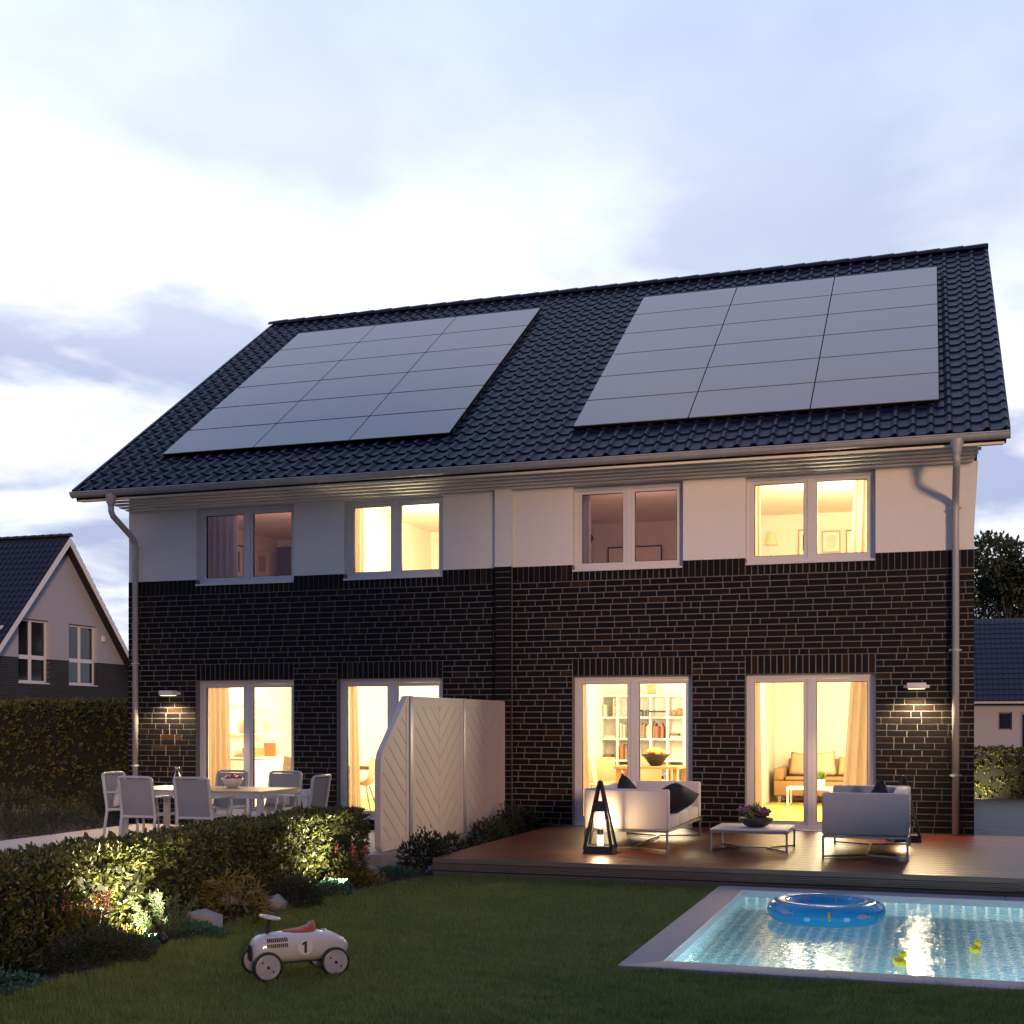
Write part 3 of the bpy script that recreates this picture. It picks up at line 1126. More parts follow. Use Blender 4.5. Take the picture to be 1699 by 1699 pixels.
xs = [IX0, 12.08, 13.9, IX1]
g_ = 0.002
slab([(PX0, PY0), (IX0, IY0), (IX0, IY1), (PX0, PY1)])
for a, b in zip(xs[:-1], xs[1:]):
    e0 = PX0 + 0.003 if a == IX0 else a + g_
    e1 = b - g_
    slab([(e0, PY0), (e1, PY0), (e1, IY0), (a + g_, IY0)])
for a, b in zip([IX0, 12.62, 14.2], [12.62, 14.2, IX1]):
    e0 = PX0 + 0.003 if a == IX0 else a + g_
    slab([(a + g_, IY1), (b - g_, IY1), (b - g_, PY1), (e0, PY1)])
# tiled basin
bt = bpy.data.materials.new('pool_mosaic_tile')
bt.use_nodes = True
N_, L_ = bt.node_tree.nodes, bt.node_tree.links
pb = N_['Principled BSDF']
tcn = N_.new('ShaderNodeTexCoord')
br = N_.new('ShaderNodeTexBrick')
br.offset = 0.0
br.squash = 1.0
for k_, v_ in (('Scale', 1.0), ('Brick Width', 0.098), ('Row Height', 0.098), ('Mortar Size', 0.012), ('Mortar Smooth', 0.1), ('Bias', 0.0)):
    br.inputs[k_].default_value = v_
br.inputs['Color1'].default_value = (0.085, 0.27, 0.35, 1)
br.inputs['Color2'].default_value = (0.13, 0.35, 0.42, 1)
br.inputs['Mortar'].default_value = (0.85, 0.80, 0.66, 1)
cmbv = N_.new('ShaderNodeMapping')
L_.new(tcn.outputs['Object'], cmbv.inputs[0])
# swap axes on the walls through a sum, so the joints show on every face
vmx = N_.new('ShaderNodeVectorMath')
vmx.operation = 'ADD'
sepx = N_.new('ShaderNodeSeparateXYZ')
L_.new(tcn.outputs['Object'], sepx.inputs[0])
cxy = N_.new('ShaderNodeCombineXYZ')
adz = N_.new('ShaderNodeMath')
adz.operation = 'ADD'
L_.new(sepx.outputs[1], adz.inputs[0])
L_.new(sepx.outputs[2], adz.inputs[1])
L_.new(sepx.outputs[0], cxy.inputs[0])
L_.new(adz.outputs[0], cxy.inputs[1])
L_.new(cxy.outputs[0], br.inputs['Vector'])
L_.new(br.outputs['Color'], pb.inputs['Base Color'])
pb.inputs['Roughness'].default_value = 0.35
FZ = -0.75
bs = MB()
bs.box(IX0 - 0.12, IX1 + 0.12, IY0 - 0.12, IY1 + 0.12, FZ - 0.1, FZ)
bs.box(IX0 - 0.12, IX0, IY0 - 0.12, IY1 + 0.12, FZ, -0.031).box(IX1, IX1 + 0.12, IY0 - 0.12, IY1 + 0.12, FZ, -0.031)
bs.box(IX0, IX1, IY0 - 0.12, IY0, FZ, -0.031).box(IX0, IX1, IY1, IY1 + 0.12, FZ, -0.031)
bs.build('basin', bt, pool)
MB().box(IX0 + 0.001, IX0 + 0.012, IY0, IY1, -0.031, CT - 0.004).box(IX0 + 0.012, IX1, IY1 - 0.012, IY1 - 0.001, -0.031, CT - 0.004).build('pool_liner_edge', mat('white_liner_edge', (0.75, 0.77, 0.78), 0.4), pool)
WZ = -0.035
wmesh = bpy.data.materials.new('pool_water')
wmesh.use_nodes = True
N_, L_ = wmesh.node_tree.nodes, wmesh.node_tree.links
N_.remove(N_['Principled BSDF'])
gl = N_.new('ShaderNodeBsdfGlass')
gl.inputs['IOR'].default_value = 1.33
gl.inputs['Roughness'].default_value = 0.0
gl.inputs['Color'].default_value = (0.86, 0.97, 1.0, 1)
tcn = N_.new('ShaderNodeTexCoord')
mpn = N_.new('ShaderNodeMapping')
mpn.inputs['Scale'].default_value = (1.0, 1.9, 1.0)
L_.new(tcn.outputs['Object'], mpn.inputs[0])
nz1 = N_.new('ShaderNodeTexNoise')
nz1.inputs['Scale'].default_value = 14.0
nz1.inputs['Detail'].default_value = 2
nz1.inputs['Distortion'].default_value = 0.6
L_.new(mpn.outputs[0], nz1.inputs['Vector'])
bpn = N_.new('ShaderNodeBump')
bpn.inputs['Strength'].default_value = 0.36
bpn.inputs['Distance'].default_value = 0.0125
L_.new(nz1.outputs['Fac'], bpn.inputs['Height'])
L_.new(bpn.outputs[0], gl.inputs['Normal'])
L_.new(gl.outputs[0], N_['Material Output'].inputs['Surface'])
water = MB().quad((IX0 + 0.012, IY0, WZ), (IX1, IY0, WZ), (IX1, IY1 - 0.012, WZ), (IX0 + 0.012, IY1 - 0.012, WZ)).build('pool_water', wmesh)
tag(water, kind='structure')


def pool_lamp(loc, direc, power):
    t = MB().lathe([(0.001, 0.004), (0.06, 0.004), (0.075, 0.0), (0.085, -0.01), (0.001, -0.01)], 18)
    o = t.build('underwater_lamp', mat('underwater_lens', (0.8, 0.85, 0.9), 0.4, emit=((0.85, 0.95, 1.0), 3.0)), pool)
    o.location = loc
    o.rotation_euler = Vector(direc).to_track_quat('Z', 'Y').to_euler()
    d = bpy.data.lights.new('pool_light', 'AREA')
    d.shape = 'DISK'
    d.size = 0.16
    d.energy = power
    d.color = (0.88, 0.97, 1.0)
    d.spread = R(170)
    l = bpy.data.objects.new('pool_light', d)
    COL.objects.link(l)
    l.parent = o
    l.location = (0, 0, 0.02)
    l.rotation_euler = (PI, 0, 0)


for xx in (10.9, 12.0, 13.1):
    pool_lamp((xx, IY0 + 0.012, -0.36), (0, 1, 0), 44)
pool_lamp((IX1 - 0.014, -6.9, -0.36), (-1, 0, 0), 50)

# inflatable ring
RM, Rm = 0.385, 0.105
rg = thing('swim_ring', 'blue inflatable swim ring with fish print floating in the pool', 'swim ring', (11.12, -6.22, WZ + 0.055))


def tor(th_, ph, r=Rm, squash=0.86):
    return ((RM + r * math.cos(ph)) * math.cos(th_), (RM + r * math.cos(ph)) * math.sin(th_), r * squash * math.sin(ph) + 0.03)


tm = MB()
nt, npn = 48, 18
for i in range(nt):
    for j in range(npn):
        tm.v.append(tor(2 * PI * i / nt, 2 * PI * j / npn))
for i in range(nt):
    for j in range(npn):
        a, b_ = i * npn + j, i * npn + (j + 1) % npn
        c_, d_ = ((i + 1) % nt) * npn + (j + 1) % npn, ((i + 1) % nt) * npn + j
        tm.f.append((a, d_, c_, b_))
tm.build('tube', M_RING, rg, smooth=True)
tm2 = MB()
sm_ = [tor(2 * PI * i / 48, PI * 0.62, Rm + 0.003) for i in range(49)]
tm2.tube(sm_, 0.004, 5, caps=False)
tm2.build('seam', mat('pale_seam', (0.45, 0.60, 0.75), 0.3), rg, smooth=True)


def decal(name, shape, th0, ph0, sc, m, flip=1):
    d = MB()
    vs = []
    for (x, y) in shape:
        vs.append(tor(th0 + flip * x * sc / RM, ph0 + y * sc / Rm, Rm + 0.0025))
    d.add(vs, [tuple(range(len(vs)))])
    return d.build(name, m, rg)


FISH = [(-1.0, 0.0), (-0.7, 0.28), (-0.2, 0.42), (0.3, 0.30), (0.65, 0.08), (1.0, 0.38), (0.9, 0.0), (1.0, -0.36), (0.65, -0.08), (0.2, -0.28), (-0.3, -0.34), (-0.75, -0.2)]
HORSE = [(0.0, 1.0), (0.28, 0.85), (0.2, 0.5), (0.35, 0.1), (0.15, -0.4), (0.3, -0.8), (0.05, -1.0), (-0.05, -0.5), (-0.2, 0.0), (0.0, 0.45), (-0.3, 0.7)]
CIRC = [(math.cos(2 * PI * i / 14), math.sin(2 * PI * i / 14)) for i in range(14)]
mf1 = mat('fish_print_violet', (0.30, 0.26, 0.45), 0.4)
mf2 = mat('fish_print_pink', (0.50, 0.12, 0.22), 0.4)
mf3 = mat('seahorse_print_ochre', (0.55, 0.33, 0.03), 0.4)
mf4 = mat('weed_print_green', (0.03, 0.20, 0.10), 0.4)
mf5 = mat('bubble_print', (0.25, 0.50, 0.75), 0.3)
base = -PI / 2 + THETA
for th0, ph0, kind in ((-0.95, 0.25, 'f1'), (0.42, 0.1, 'f1'), (-0.2, 0.15, 's'), (-1.25, 1.3, 'f2'), (0.9, 1.0, 'w'), (0.1, -0.1, 'b'), (-0.55, -0.2, 'b'), (0.75, -0.2, 'w'), (1.4, 0.4, 's'), (2.6, 2.4, 's'), (3.0, 2.6, 'w'), (3.5, 2.5, 'f2'), (2.9, 1.4, 's'), (3.9, 1.6, 'f2'), (2.2, 2.3, 'b')):
    a = base + th0
    if kind == 'f1':
        decal('fish_print', FISH, a, ph0, 0.060, mf1)
    elif kind == 'f2':
        decal('fish_print', FISH, a, ph0, 0.045, mf2, -1)
    elif kind == 's':
        decal('seahorse_print', HORSE, a, ph0, 0.045, mf3)
    elif kind == 'w':
        decal('weed_print', HORSE, a, ph0, 0.040, mf4, -1)
    else:
        decal('bubble_print', CIRC, a, ph0, 0.022, mf5)


def duck(x, y, rz, s, label):
    t = thing('rubber_duck', label, 'rubber duck', (x, y, WZ - 0.012), rz, 'rubber ducks in the pool')
    b = MB()
    prof = []
    nst = 9
    for i in range(nst):   # body stations along local x (tail to breast)
        u = i / (nst - 1)
        xx = (-0.065 + 0.13 * u) * s
        w = 0.055 * math.sin(PI * min(1, max(0.02, u * 0.92 + 0.06))) ** 0.6 * s
        zc = (0.044 + 0.040 * max(0, 0.35 - u) * 2.0) * s
        h = 0.054 * math.sin(PI * min(0.97, max(0.10, u * 0.85 + 0.10))) ** 0.7 * s
        prof.append((xx, w, zc, h))
    n = 12
    vs = [(xx, w * math.cos(2 * PI * j / n), zc + h * math.sin(2 * PI * j / n)) for xx, w, zc, h in prof for j in range(n)]
    fs = [(i * n + j, i * n + (j + 1) % n, (i + 1) * n + (j + 1) % n, (i + 1) * n + j) for i in range(nst - 1) for j in range(n)]
    fs += [tuple(range(n)), tuple((nst - 1) * n + j for j in range(n))]
    b.add(vs, fs)
    b.build('body', M_DUCK, t, smooth=True)
    MB().ball((0.028 * s, 0, 0.122 * s), 0.040 * s, 12, 9).build('head', M_DUCK, t, smooth=True)
    for sg in (-1, 1):
        MB().ball((-0.012 * s, sg * 0.048 * s, 0.056 * s), 0.022 * s, 8, 6, (1.5, 0.5, 0.9)).build('wing', M_DUCK, t, smooth=True)
        MB().ball((0.058 * s, sg * 0.018 * s, 0.130 * s), 0.005 * s, 6, 4).build('eye', M_GASKET, t, smooth=True)
    MB().ball((0.074 * s, 0, 0.114 * s), 0.014 * s, 8, 5, (1.2, 1.1, 0.45)).build('beak', M_ORANGE, t, smooth=True)


duck(11.76, -8.16, R(10), 0.74, 'larger yellow rubber duck, nearest the pool front edge')
duck(12.27, -7.46, R(25), 0.66, 'smaller yellow rubber duck near the right edge of the photo')


# ------------------------------------------------------------------ outdoor lounge furniture on the deck
def sofa(name, label, x0, x1, y0, y1, face, m):
    """face=+1 looks towards +x, back stands on the other side"""
    z0, zs, z1 = 0.445, 0.585, 0.895
    t = thing(name, label, 'sofa', ((x0 + x1) / 2, (y0 + y1) / 2, 0.20))
    ox, oy = (x0 + x1) / 2, (y0 + y1) / 2
    X0, X1, Y0, Y1 = x0 - ox, x1 - ox, y0 - oy, y1 - oy
    za, zb, zc = z0 - 0.2, zs - 0.2, z1 - 0.2
    at, bt_ = 0.13, 0.17
    MB().box(X0, X1, Y0, Y0 + at, za, zc).build('armrest', m, t, bevel=0.022)
    MB().box(X0, X1, Y1 - at, Y1, za, zc).build('armrest', m, t, bevel=0.022)
    bx0, bx1 = (X0 + 0.004, X0 + bt_) if face > 0 else (X1 - bt_, X1 - 0.004)
    MB().box(bx0, bx1, Y0 + at + 0.002, Y1 - at - 0.002, za, zc - 0.004).build('backrest', m, t, bevel=0.022)
    sx0, sx1 = (bx1 + 0.002, X1 - 0.012) if face > 0 else (X0 + 0.012, bx0 - 0.002)
    ncu = 2 if (Y1 - Y0) < 2.0 else 3
    w = (Y1 - Y0 - 2 * at) / ncu
    for i in range(ncu):
        MB().box(sx0, sx1, Y0 + at + i * w + 0.003, Y0 + at + (i + 1) * w - 0.003, za, zb).build('seat_cushion', m, t, bevel=0.02)
    fr = MB()
    e = 0.012
    for (a, b) in (((X0 + e, Y0 + e), (X1 - e, Y0 + e)), ((X0 + e, Y1 - e), (X1 - e, Y1 - e)), ((X0 + e, Y0 + e), (X0 + e, Y1 - e)), ((X1 - e, Y0 + e), (X1 - e, Y1 - e))):
        fr.bar((*a, za - 0.014), (*b, za - 0.014), 0.025, 0.025)
    fr.build('base_frame', M_STEEL, t)
    for a in ((X0 + e, Y0 + e), (X1 - e, Y0 + e), (X0 + e, Y1 - e), (X1 - e, Y1 - e)):
        MB().bar((*a, 0.0), (*a, za - 0.02), 0.024, 0.024).build('leg', M_STEEL, t)
    br_ = MB()
    br_.bar((X0 + e, Y0 + 0.02, 0.02), (0, Y0 + 0.28, 0.02), 0.02, 0.02).bar((X1 - e, Y0 + 0.02, 0.02), (0, Y0 + 0.28, 0.02), 0.02, 0.02)
    br_.bar((X0 + e, Y1 - 0.02, 0.02), (0, Y1 - 0.28, 0.02), 0.02, 0.02).bar((X1 - e, Y1 - 0.02, 0.02), (0, Y1 - 0.28, 0.02), 0.02, 0.02)
    br_.bar((0, Y0 + 0.28, 0.02), (0, Y1 - 0.28, 0.02), 0.02, 0.02)
    br_.build('cross_brace', M_STEEL, t)
    return t


sofa('outdoor_sofa', 'pale ribbed outdoor sofa behind the left lantern, facing the low table', 8.25, 9.21, -3.38, -1.22, 1, M_FABRIC)
sofa('outdoor_sofa', 'light grey outdoor sofa right of the low table, seen from its arm', 10.87, 11.75, -3.42, -1.62, -1, M_FABRIC2)


def pillow(label, loc, rot, w=0.46, h=0.46, d=0.16, m=M_NAVY):
    n = 10
    vs, fs = [], []
    for sgn in (1, -1):
        for i in range(n + 1):
            for j in range(n + 1):
                u, v = 2 * i / n - 1, 2 * j / n - 1
                e = (1 - u ** 4) * (1 - v ** 4)
                pin = 1 - 0.09 * (1 - abs(u)) * (abs(v) > 0.99) - 0.09 * (1 - abs(v)) * (abs(u) > 0.99)
                vs.append((u * w / 2 * pin, sgn * d / 2 * e ** 0.6 if e > 0 else 0, v * h / 2 * pin))
    m_ = (n + 1) ** 2
    for s_ in (0, 1):
        for i in range(n):
            for j in range(n):
                a = s_ * m_ + i * (n + 1) + j
                fs.append((a, a + 1, a + n + 2, a + n + 1))
    p = MB().add(vs, fs).build('cushion', m, None, smooth=True)
    bm = bmesh.new()
    bm.from_mesh(p.data)
    bmesh.ops.remove_doubles(bm, verts=bm.verts, dist=1e-5)
    bm.to_mesh(p.data)
    bm.free()
    p.location = loc
    p.rotation_euler = rot
    return tag(p, label, 'cushion')


pillow('large black cushion lying over the front of the pale sofa', (9.10, -2.72, 0.73), (R(58), R(14), R(75)), 0.56, 0.56, 0.24)
pillow('black cushion with its corner up against the back of the pale sofa', (8.52, -2.35, 0.77), (R(-20), R(40), R(60)), 0.40, 0.40, 0.15)
pillow('black cushion with its corner up on the light grey sofa', (11.42, -2.2, 0.80), (R(-8), R(45), R(-65)), 0.31, 0.31, 0.12)

tb = thing('low_table', 'low square coffee table with pale top and steel frame between the sofas', 'table', (10.045, -2.62, 0.20))
hw = 0.425
MB().box(-hw, hw, -hw, hw, 0.232, 0.252).build('tabletop', M_TABLETOP, tb, bevel=0.004)
fr = MB()
for a, b in (((-hw, -hw), (hw, -hw)), ((-hw, hw), (hw, hw)), ((-hw, -hw), (-hw, hw)), ((hw, -hw), (hw, hw))):
    fr.bar((a[0] * 0.985, a[1] * 0.985, 0.219), (b[0] * 0.985, b[1] * 0.985, 0.219), 0.024, 0.024)
fr.build('frame', M_STEEL, tb)
for a in ((-1, -1), (1, -1), (1, 1), (-1, 1)):
    MB().bar((a[0] * hw * 0.985, a[1] * hw * 0.985, 0), (a[0] * hw * 0.985, a[1] * hw * 0.985, 0.207), 0.022, 0.022).build('leg', M_STEEL, tb)
MB().bar((-hw, -hw, 0.015), (-0.15, 0, 0.015), 0.018, 0.018).bar((-hw, hw, 0.015), (-0.15, 0, 0.015), 0.018, 0.018).bar((hw, -hw, 0.015), (0.15, 0, 0.015), 0.018, 0.018).bar((hw, hw, 0.015), (0.15, 0, 0.015), 0.018, 0.018).bar((-0.15, 0, 0.015), (0.15, 0, 0.015), 0.018, 0.018).build('cross_brace', M_STEEL, tb)
# bowl of succulents
bw_ = thing('succulent_bowl', 'dark bowl of purple and green succulents on the low table', 'plant', (10.08, -2.66, 0.452))
bw_.scale = (1.22, 1.22, 1.22)
MB().lathe([(0.06, 0.0), (0.10, 0.012), (0.15, 0.055), (0.165, 0.085), (0.150, 0.085), (0.10, 0.05), (0.001, 0.045)], 20).build('bowl', M_FOLIAGEBOWL, bw_, smooth=True)
rs = np.random.default_rng(3)
for k_ in range(9):
    a = rs.random() * 2 * PI
    rr = 0.03 + 0.09 * rs.random()
    cx, cy, cz = rr * math.cos(a), rr * math.sin(a), 0.09 + 0.05 * rs.random()
    gn = k_ in (0, 3)
    n = 14
    ph = rs.random(n) * 2 * PI
    el = rs.random(n) * 1.1 + 0.1
    dr = np.stack([np.cos(ph) * np.cos(el), np.sin(ph) * np.cos(el), np.sin(el)], 1)
    ps = np.tile([cx, cy, cz], (n, 1))
    if gn:
        ps = ps + [-0.05, -0.08, 0.02]
        link('green_rosette', leaf_mesh('green_rosette', np.repeat(ps, 4, 0) + rs.normal(size=(n * 4, 3)) * 0.025, np.repeat(dr, 4, 0) + rs.normal(size=(n * 4, 3)) * 0.3, 0.05, 0.022, M_GREENPOT, rng=rs), bw_)
    else:
        mm = MB()
        for d_ in dr:
            q = MB().ball((0, 0, 0), 0.026, 7, 5, (1.7, 1.0, 0.5))
            rot = Vector(d_).to_track_quat('X', 'Z').to_matrix()
            mm.add([Vector((cx, cy, cz)) + rot @ (Vector(v) + Vector((0.035, 0, 0))) for v in q.v], q.f)
        mm.build('purple_rosette', M_PURPLE, bw_, smooth=True)


def lantern(x, y, rz, label, power):
    t = thing('lantern', label, 'lantern', (x, y, 0.20), rz)
    b, h = 0.165, 0.79
    MB().add([(-b, -b, 0.0), (b, -b, 0.0), (b, b, 0.0), (-b, b, 0.0), (-b * 0.9, -b * 0.9, 0.085), (b * 0.9, -b * 0.9, 0.085), (b * 0.9, b * 0.9, 0.085), (-b * 0.9, b * 0.9, 0.085)],
             [(0, 3, 2, 1), (4, 5, 6, 7), (0, 1, 5, 4), (1, 2, 6, 5), (2, 3, 7, 6), (3, 0, 4, 7)]).build('base', M_BLACK, t)
    for sx, sy in ((-1, -1), (1, -1), (1, 1), (-1, 1)):
        MB().bar((sx * b * 0.92, sy * b * 0.92, 0.05), (sx * 0.008, sy * 0.008, h), 0.026, 0.026).build('corner_bar', M_BLACK, t)
    z0, z1 = 0.46, 0.57
    w0, w1 = b * (1 - z0 / h) + 0.012, b * (1 - z1 / h) + 0.012
    MB().add([(-w0, -w0, z0), (w0, -w0, z0), (w0, w0, z0), (-w0, w0, z0), (-w1, -w1, z1), (w1, -w1, z1), (w1, w1, z1), (-w1, w1, z1)],
             [(0, 3, 2, 1), (4, 5, 6, 7), (0, 1, 5, 4), (1, 2, 6, 5), (2, 3, 7, 6), (3, 0, 4, 7)]).build('hood', M_BLACK, t)
    MB().ball((0, 0, h), 0.016, 8, 5).build('tip', M_BLACK, t)
    MB().lathe([(0.001, 0.085), (0.035, 0.085), (0.035, 0.20), (0.001, 0.20)], 16).build('candle', mat('glowing_candle_wax', (0.9, 0.85, 0.7), 0.5, emit=((1.0, 0.86, 0.62), 2.6)), t, smooth=False)
    MB().lathe([(0.034, 0.20), (0.034, 0.265), (0.03, 0.265), (0.03, 0.20)], 16).build('candle_sleeve', M_STEEL, t)
    d = bpy.data.lights.new('candle_light', 'POINT')
    d.energy = power
    d.color = (1.0, 0.66, 0.34)
    d.shadow_soft_size = 0.03
    o = bpy.data.objects.new('candle_light', d)
    COL.objects.link(o)
    o.parent = t
    o.location = (0, 0, 0.33)


lantern(8.50, -3.62, R(4), 'black pyramid lantern with glowing candle at the front of the deck', 22)
lantern(11.66, -1.18, R(20), 'black pyramid lantern half hidden behind the grey sofa', 14)

# ------------------------------------------------------------------ dining set on the left terrace
TZ = 0.05
dt = thing('dining_table', 'white outdoor dining table with wooden top on the left terrace', 'table', (2.92, -2.48, TZ))
hx, hy = 1.04, 0.53
for i in range(6):
    y0 = -hy + i * (2 * hy / 6)
    MB().box(-hx, hx, y0 + 0.002, y0 + 2 * hy / 6 - 0.002, 0.695, 0.72).build('top_slat', M_WOODTOP, dt)
fr = MB()
for s_ in (-1, 1):
    fr.box(-hx + 0.02, hx - 0.02, s_ * (hy - 0.03) - 0.02, s_ * (hy - 0.03) + 0.02, 0.625, 0.694)
    fr.box(s_ * (hx - 0.03) - 0.02, s_ * (hx - 0.03) + 0.02, -hy + 0.05, hy - 0.05, 0.625, 0.694)
fr.build('apron', M_CHAIR, dt)
for sx, sy in ((-1, -1), (1, -1), (1, 1), (-1, 1)):
    MB().box(sx * (hx - 0.04) - 0.035, sx * (hx - 0.04) + 0.035, sy * (hy - 0.04) - 0.035, sy * (hy - 0.04) + 0.035, 0, 0.624).build('leg', M_CHAIR, dt)


def chair_proto():
    """faces +y; back at -y"""
    t = thing('garden_chair', 'white garden armchair', 'chair', group='chairs round the terrace table')
    n = 9
    prof = [(-0.225 - 0.075 * (i / (n - 1)) ** 2 - 0.02 * math.sin(PI * i / (n - 1)), 0.42 + 0.46 * i / (n - 1)) for i in range(n)]
    bk = MB()
    vs = []
    for y, z_ in prof:
        for k_ in range(7):
            u = k_ / 6 * 2 - 1
            vs.append((u * 0.225, y + 0.018 * (u * u) - 0.018, z_))
    fs = [(i * 7 + k_, i * 7 + k_ + 1, (i + 1) * 7 + k_ + 1, (i + 1) * 7 + k_) for i in range(n - 1) for k_ in range(6)]
    bk.add(vs, fs).build('back_sling', M_SLING, t, smooth=True)
    st = MB()
    vs = []
    for i in range(7):
        y = -0.22 + 0.44 * i / 6
        for k_ in range(5):
            u = k_ / 4 * 2 - 1
            vs.append((u * 0.235, y, 0.425 - 0.03 * (1 - u * u) * math.sin(PI * min(1, (i + 0.6) / 7)) - 0.02 * (i == 6)))
    fs = [(i * 5 + k_, i * 5 + k_ + 1, (i + 1) * 5 + k_ + 1, (i + 1) * 5 + k_) for i in range(6) for k_ in range(4)]
    st.add(vs, fs).build('seat_sling', M_SLING, t, smooth=True)
    for s_ in (-1, 1):
        MB().tube([(s_ * 0.245, prof[0][0] - 0.07, 0.0), (s_ * 0.245, prof[0][0] - 0.005, 0.40)] + [(s_ * 0.24, y - 0.003, z_) for y, z_ in prof[1:]], 0.020, 8).build('back_leg', M_CHAIR, t, smooth=True)
        MB().tube([(s_ * 0.245, 0.26, 0.0), (s_ * 0.245, 0.235, 0.43), (s_ * 0.27, 0.20, 0.64)], 0.015, 8).build('front_leg', M_CHAIR, t, smooth=True)
        MB().bar((s_ * 0.27, 0.22, 0.65), (s_ * 0.26, -0.27, 0.655), 0.045, 0.018).build('armrest', M_CHAIR, t)
        MB().bar((s_ * 0.245, 0.24, 0.425), (s_ * 0.245, -0.24, 0.425), 0.022, 0.03).build('seat_rail', M_CHAIR, t)
    yt = prof[-1][0]
    MB().tube([(-0.24, yt, 0.868), (-0.228, yt - 0.008, 0.893), (-0.19, yt - 0.018, 0.903), (0.0, yt - 0.03, 0.905), (0.19, yt - 0.018, 0.903), (0.228, yt - 0.008, 0.893), (0.24, yt, 0.868)], 0.018, 8).build('top_rail', M_CHAIR, t, smooth=True)
    MB().bar((-0.24, prof[0][0] - 0.005, 0.405), (0.24, prof[0][0] - 0.005, 0.405), 0.022, 0.03).build('back_rail', M_CHAIR, t)
    MB().bar((-0.24, 0.24, 0.41), (0.24, 0.24, 0.41), 0.022, 0.03).build('front_rail', M_CHAIR, t)
    return t


proto = chair_proto()
spots = [((2.47, -3.24), 0, 'white garden armchair with its back to the lawn, left of the two'),
         ((3.28, -3.24), 0, 'white garden armchair with its back to the lawn, right of the two'),
         ((1.66, -2.42), -90, 'white garden armchair at the left end of the terrace table'),
         ((4.19, -2.40), 90, 'white garden armchair at the right end of the terrace table'),
         ((2.60, -1.70), 180, 'white garden armchair on the house side, behind the fruit bowl'),
         ((3.44, -1.70), 180, 'white garden armchair on the house side with a pale cushion')]
for i, ((x, y), a, lb) in enumerate(spots):
    c = proto if i == 0 else copy_tree(proto)
    c.location = (x, y, TZ)
    c.rotation_euler = (0, 0, R(a))
    c['label'] = lb
pillow('pale grey cushion on the house-side terrace chair', (3.44, -1.62, 0.62), (R(-14), 0, 0), 0.38, 0.26, 0.12, mat('pale_cushion', (0.55, 0.57, 0.64), 0.9))
pillow('pale cushion on the left end terrace chair', (1.52, -2.42, 0.64), (R(14), 0, R(90)), 0.38, 0.30, 0.12, MATS['pale_cushion'])
pillow('pale cushion on the right end terrace chair', (4.32, -2.40, 0.64), (R(-14), 0, R(90)), 0.38, 0.30, 0.12, MATS['pale_cushion'])
TT = TZ + 0.721
fb = MB().lathe([(0.05, 0.0), (0.075, 0.006), (0.12, 0.06), (0.15, 0.125), (0.142, 0.125), (0.11, 0.06), (0.001, 0.02)], 20).build('fruit_bowl', M_PORCELAIN, None, (3.10, -2.25, TT), smooth=True)
tag(fb, 'white porcelain fruit bowl on the terrace table', 'bowl')
for i, (x, y, z_, m) in enumerate([(-0.06, -0.03, 0.115, M_REDFRUIT), (0.05, -0.05, 0.12, M_REDFRUIT), (0.09, 0.03, 0.125, M_REDFRUIT), (0.0, 0.05, 0.12, M_GREENFRUIT), (-0.09, 0.03, 0.12, M_GREENFRUIT), (0.01, -0.01, 0.145, M_REDFRUIT)]):
    o = MB().ball((0, 0, 0), 0.042, 10, 7).build('fruit', m, None, (3.10 + x, -2.25 + y, TT + z_), smooth=True)
    tag(o, 'red apple piled in the white bowl' if m is M_REDFRUIT else 'yellowish pear piled in the white bowl', 'fruit', 'fruit in the white bowl')
cf = thing('carafe', 'glass water carafe with stopper on the terrace table', 'carafe', (2.36, -2.42, TT))
MB().lathe([(0.001, 0.003), (0.045, 0.003), (0.05, 0.02), (0.05, 0.13), (0.028, 0.19), (0.026, 0.225), (0.032, 0.235)], 16).build('bottle', M_CLEAR, cf, smooth=True)
MB().lathe([(0.001, 0.006), (0.044, 0.006), (0.046, 0.09), (0.001, 0.09)], 16).build('water_fill', mat('carafe_water', (0.12, 0.13, 0.13), 0.1), cf, smooth=True)
MB().lathe([(0.001, 0.225), (0.024, 0.225), (0.03, 0.25), (0.03, 0.275), (0.001, 0.275)], 12).build('stopper', M_STEEL, cf, smooth=True)
for i, (x, y) in enumerate(((2.52, -2.50), (2.62, -2.38))):
    g = MB().lathe([(0.001, 0.004), (0.028, 0.004), (0.034, 0.10), (0.032, 0.10), (0.026, 0.01), (0.001, 0.01)], 14).build('drinking_glass', M_CLEAR, None, (x, y, TT), smooth=True)
    tag(g, ['drinking glass next to the carafe', 'drinking glass behind the one next to the carafe'][i], 'glass')

# ------------------------------------------------------------------ ride-on toy car on the lawn
car = thing('ride_on_car', 'ivory ride-on toy racing car with red seat on the lawn', 'toy car', (8.075, -9.935, 0.010), R(-136.4))
st_ = [(-0.335, 0.018, 0.165, 0.022), (-0.30, 0.048, 0.172, 0.055), (-0.22, 0.085, 0.185, 0.085), (-0.10, 0.105, 0.192, 0.098), (0.05, 0.108, 0.192, 0.098), (0.18, 0.104, 0.190, 0.096), (0.25, 0.098, 0.186, 0.090), (0.285, 0.085, 0.178, 0.078), (0.302, 0.06, 0.168, 0.055), (0.306, 0.03, 0.165, 0.03)]
n = 20
vs, fs = [], []
for x, w, zc, h in st_:
    for j in range(n):
        a = 2 * PI * j / n
        ca, sa = math.cos(a), math.sin(a)
        ex = 0.72
        vs.append((x, w * math.copysign(abs(ca) ** ex, ca), zc + h * math.copysign(abs(sa) ** ex, sa)))
for i in range(len(st_) - 1):
    for j in range(n):
        fs.append((i * n + j, i * n + (j + 1) % n, (i + 1) * n + (j + 1) % n, (i + 1) * n + j))
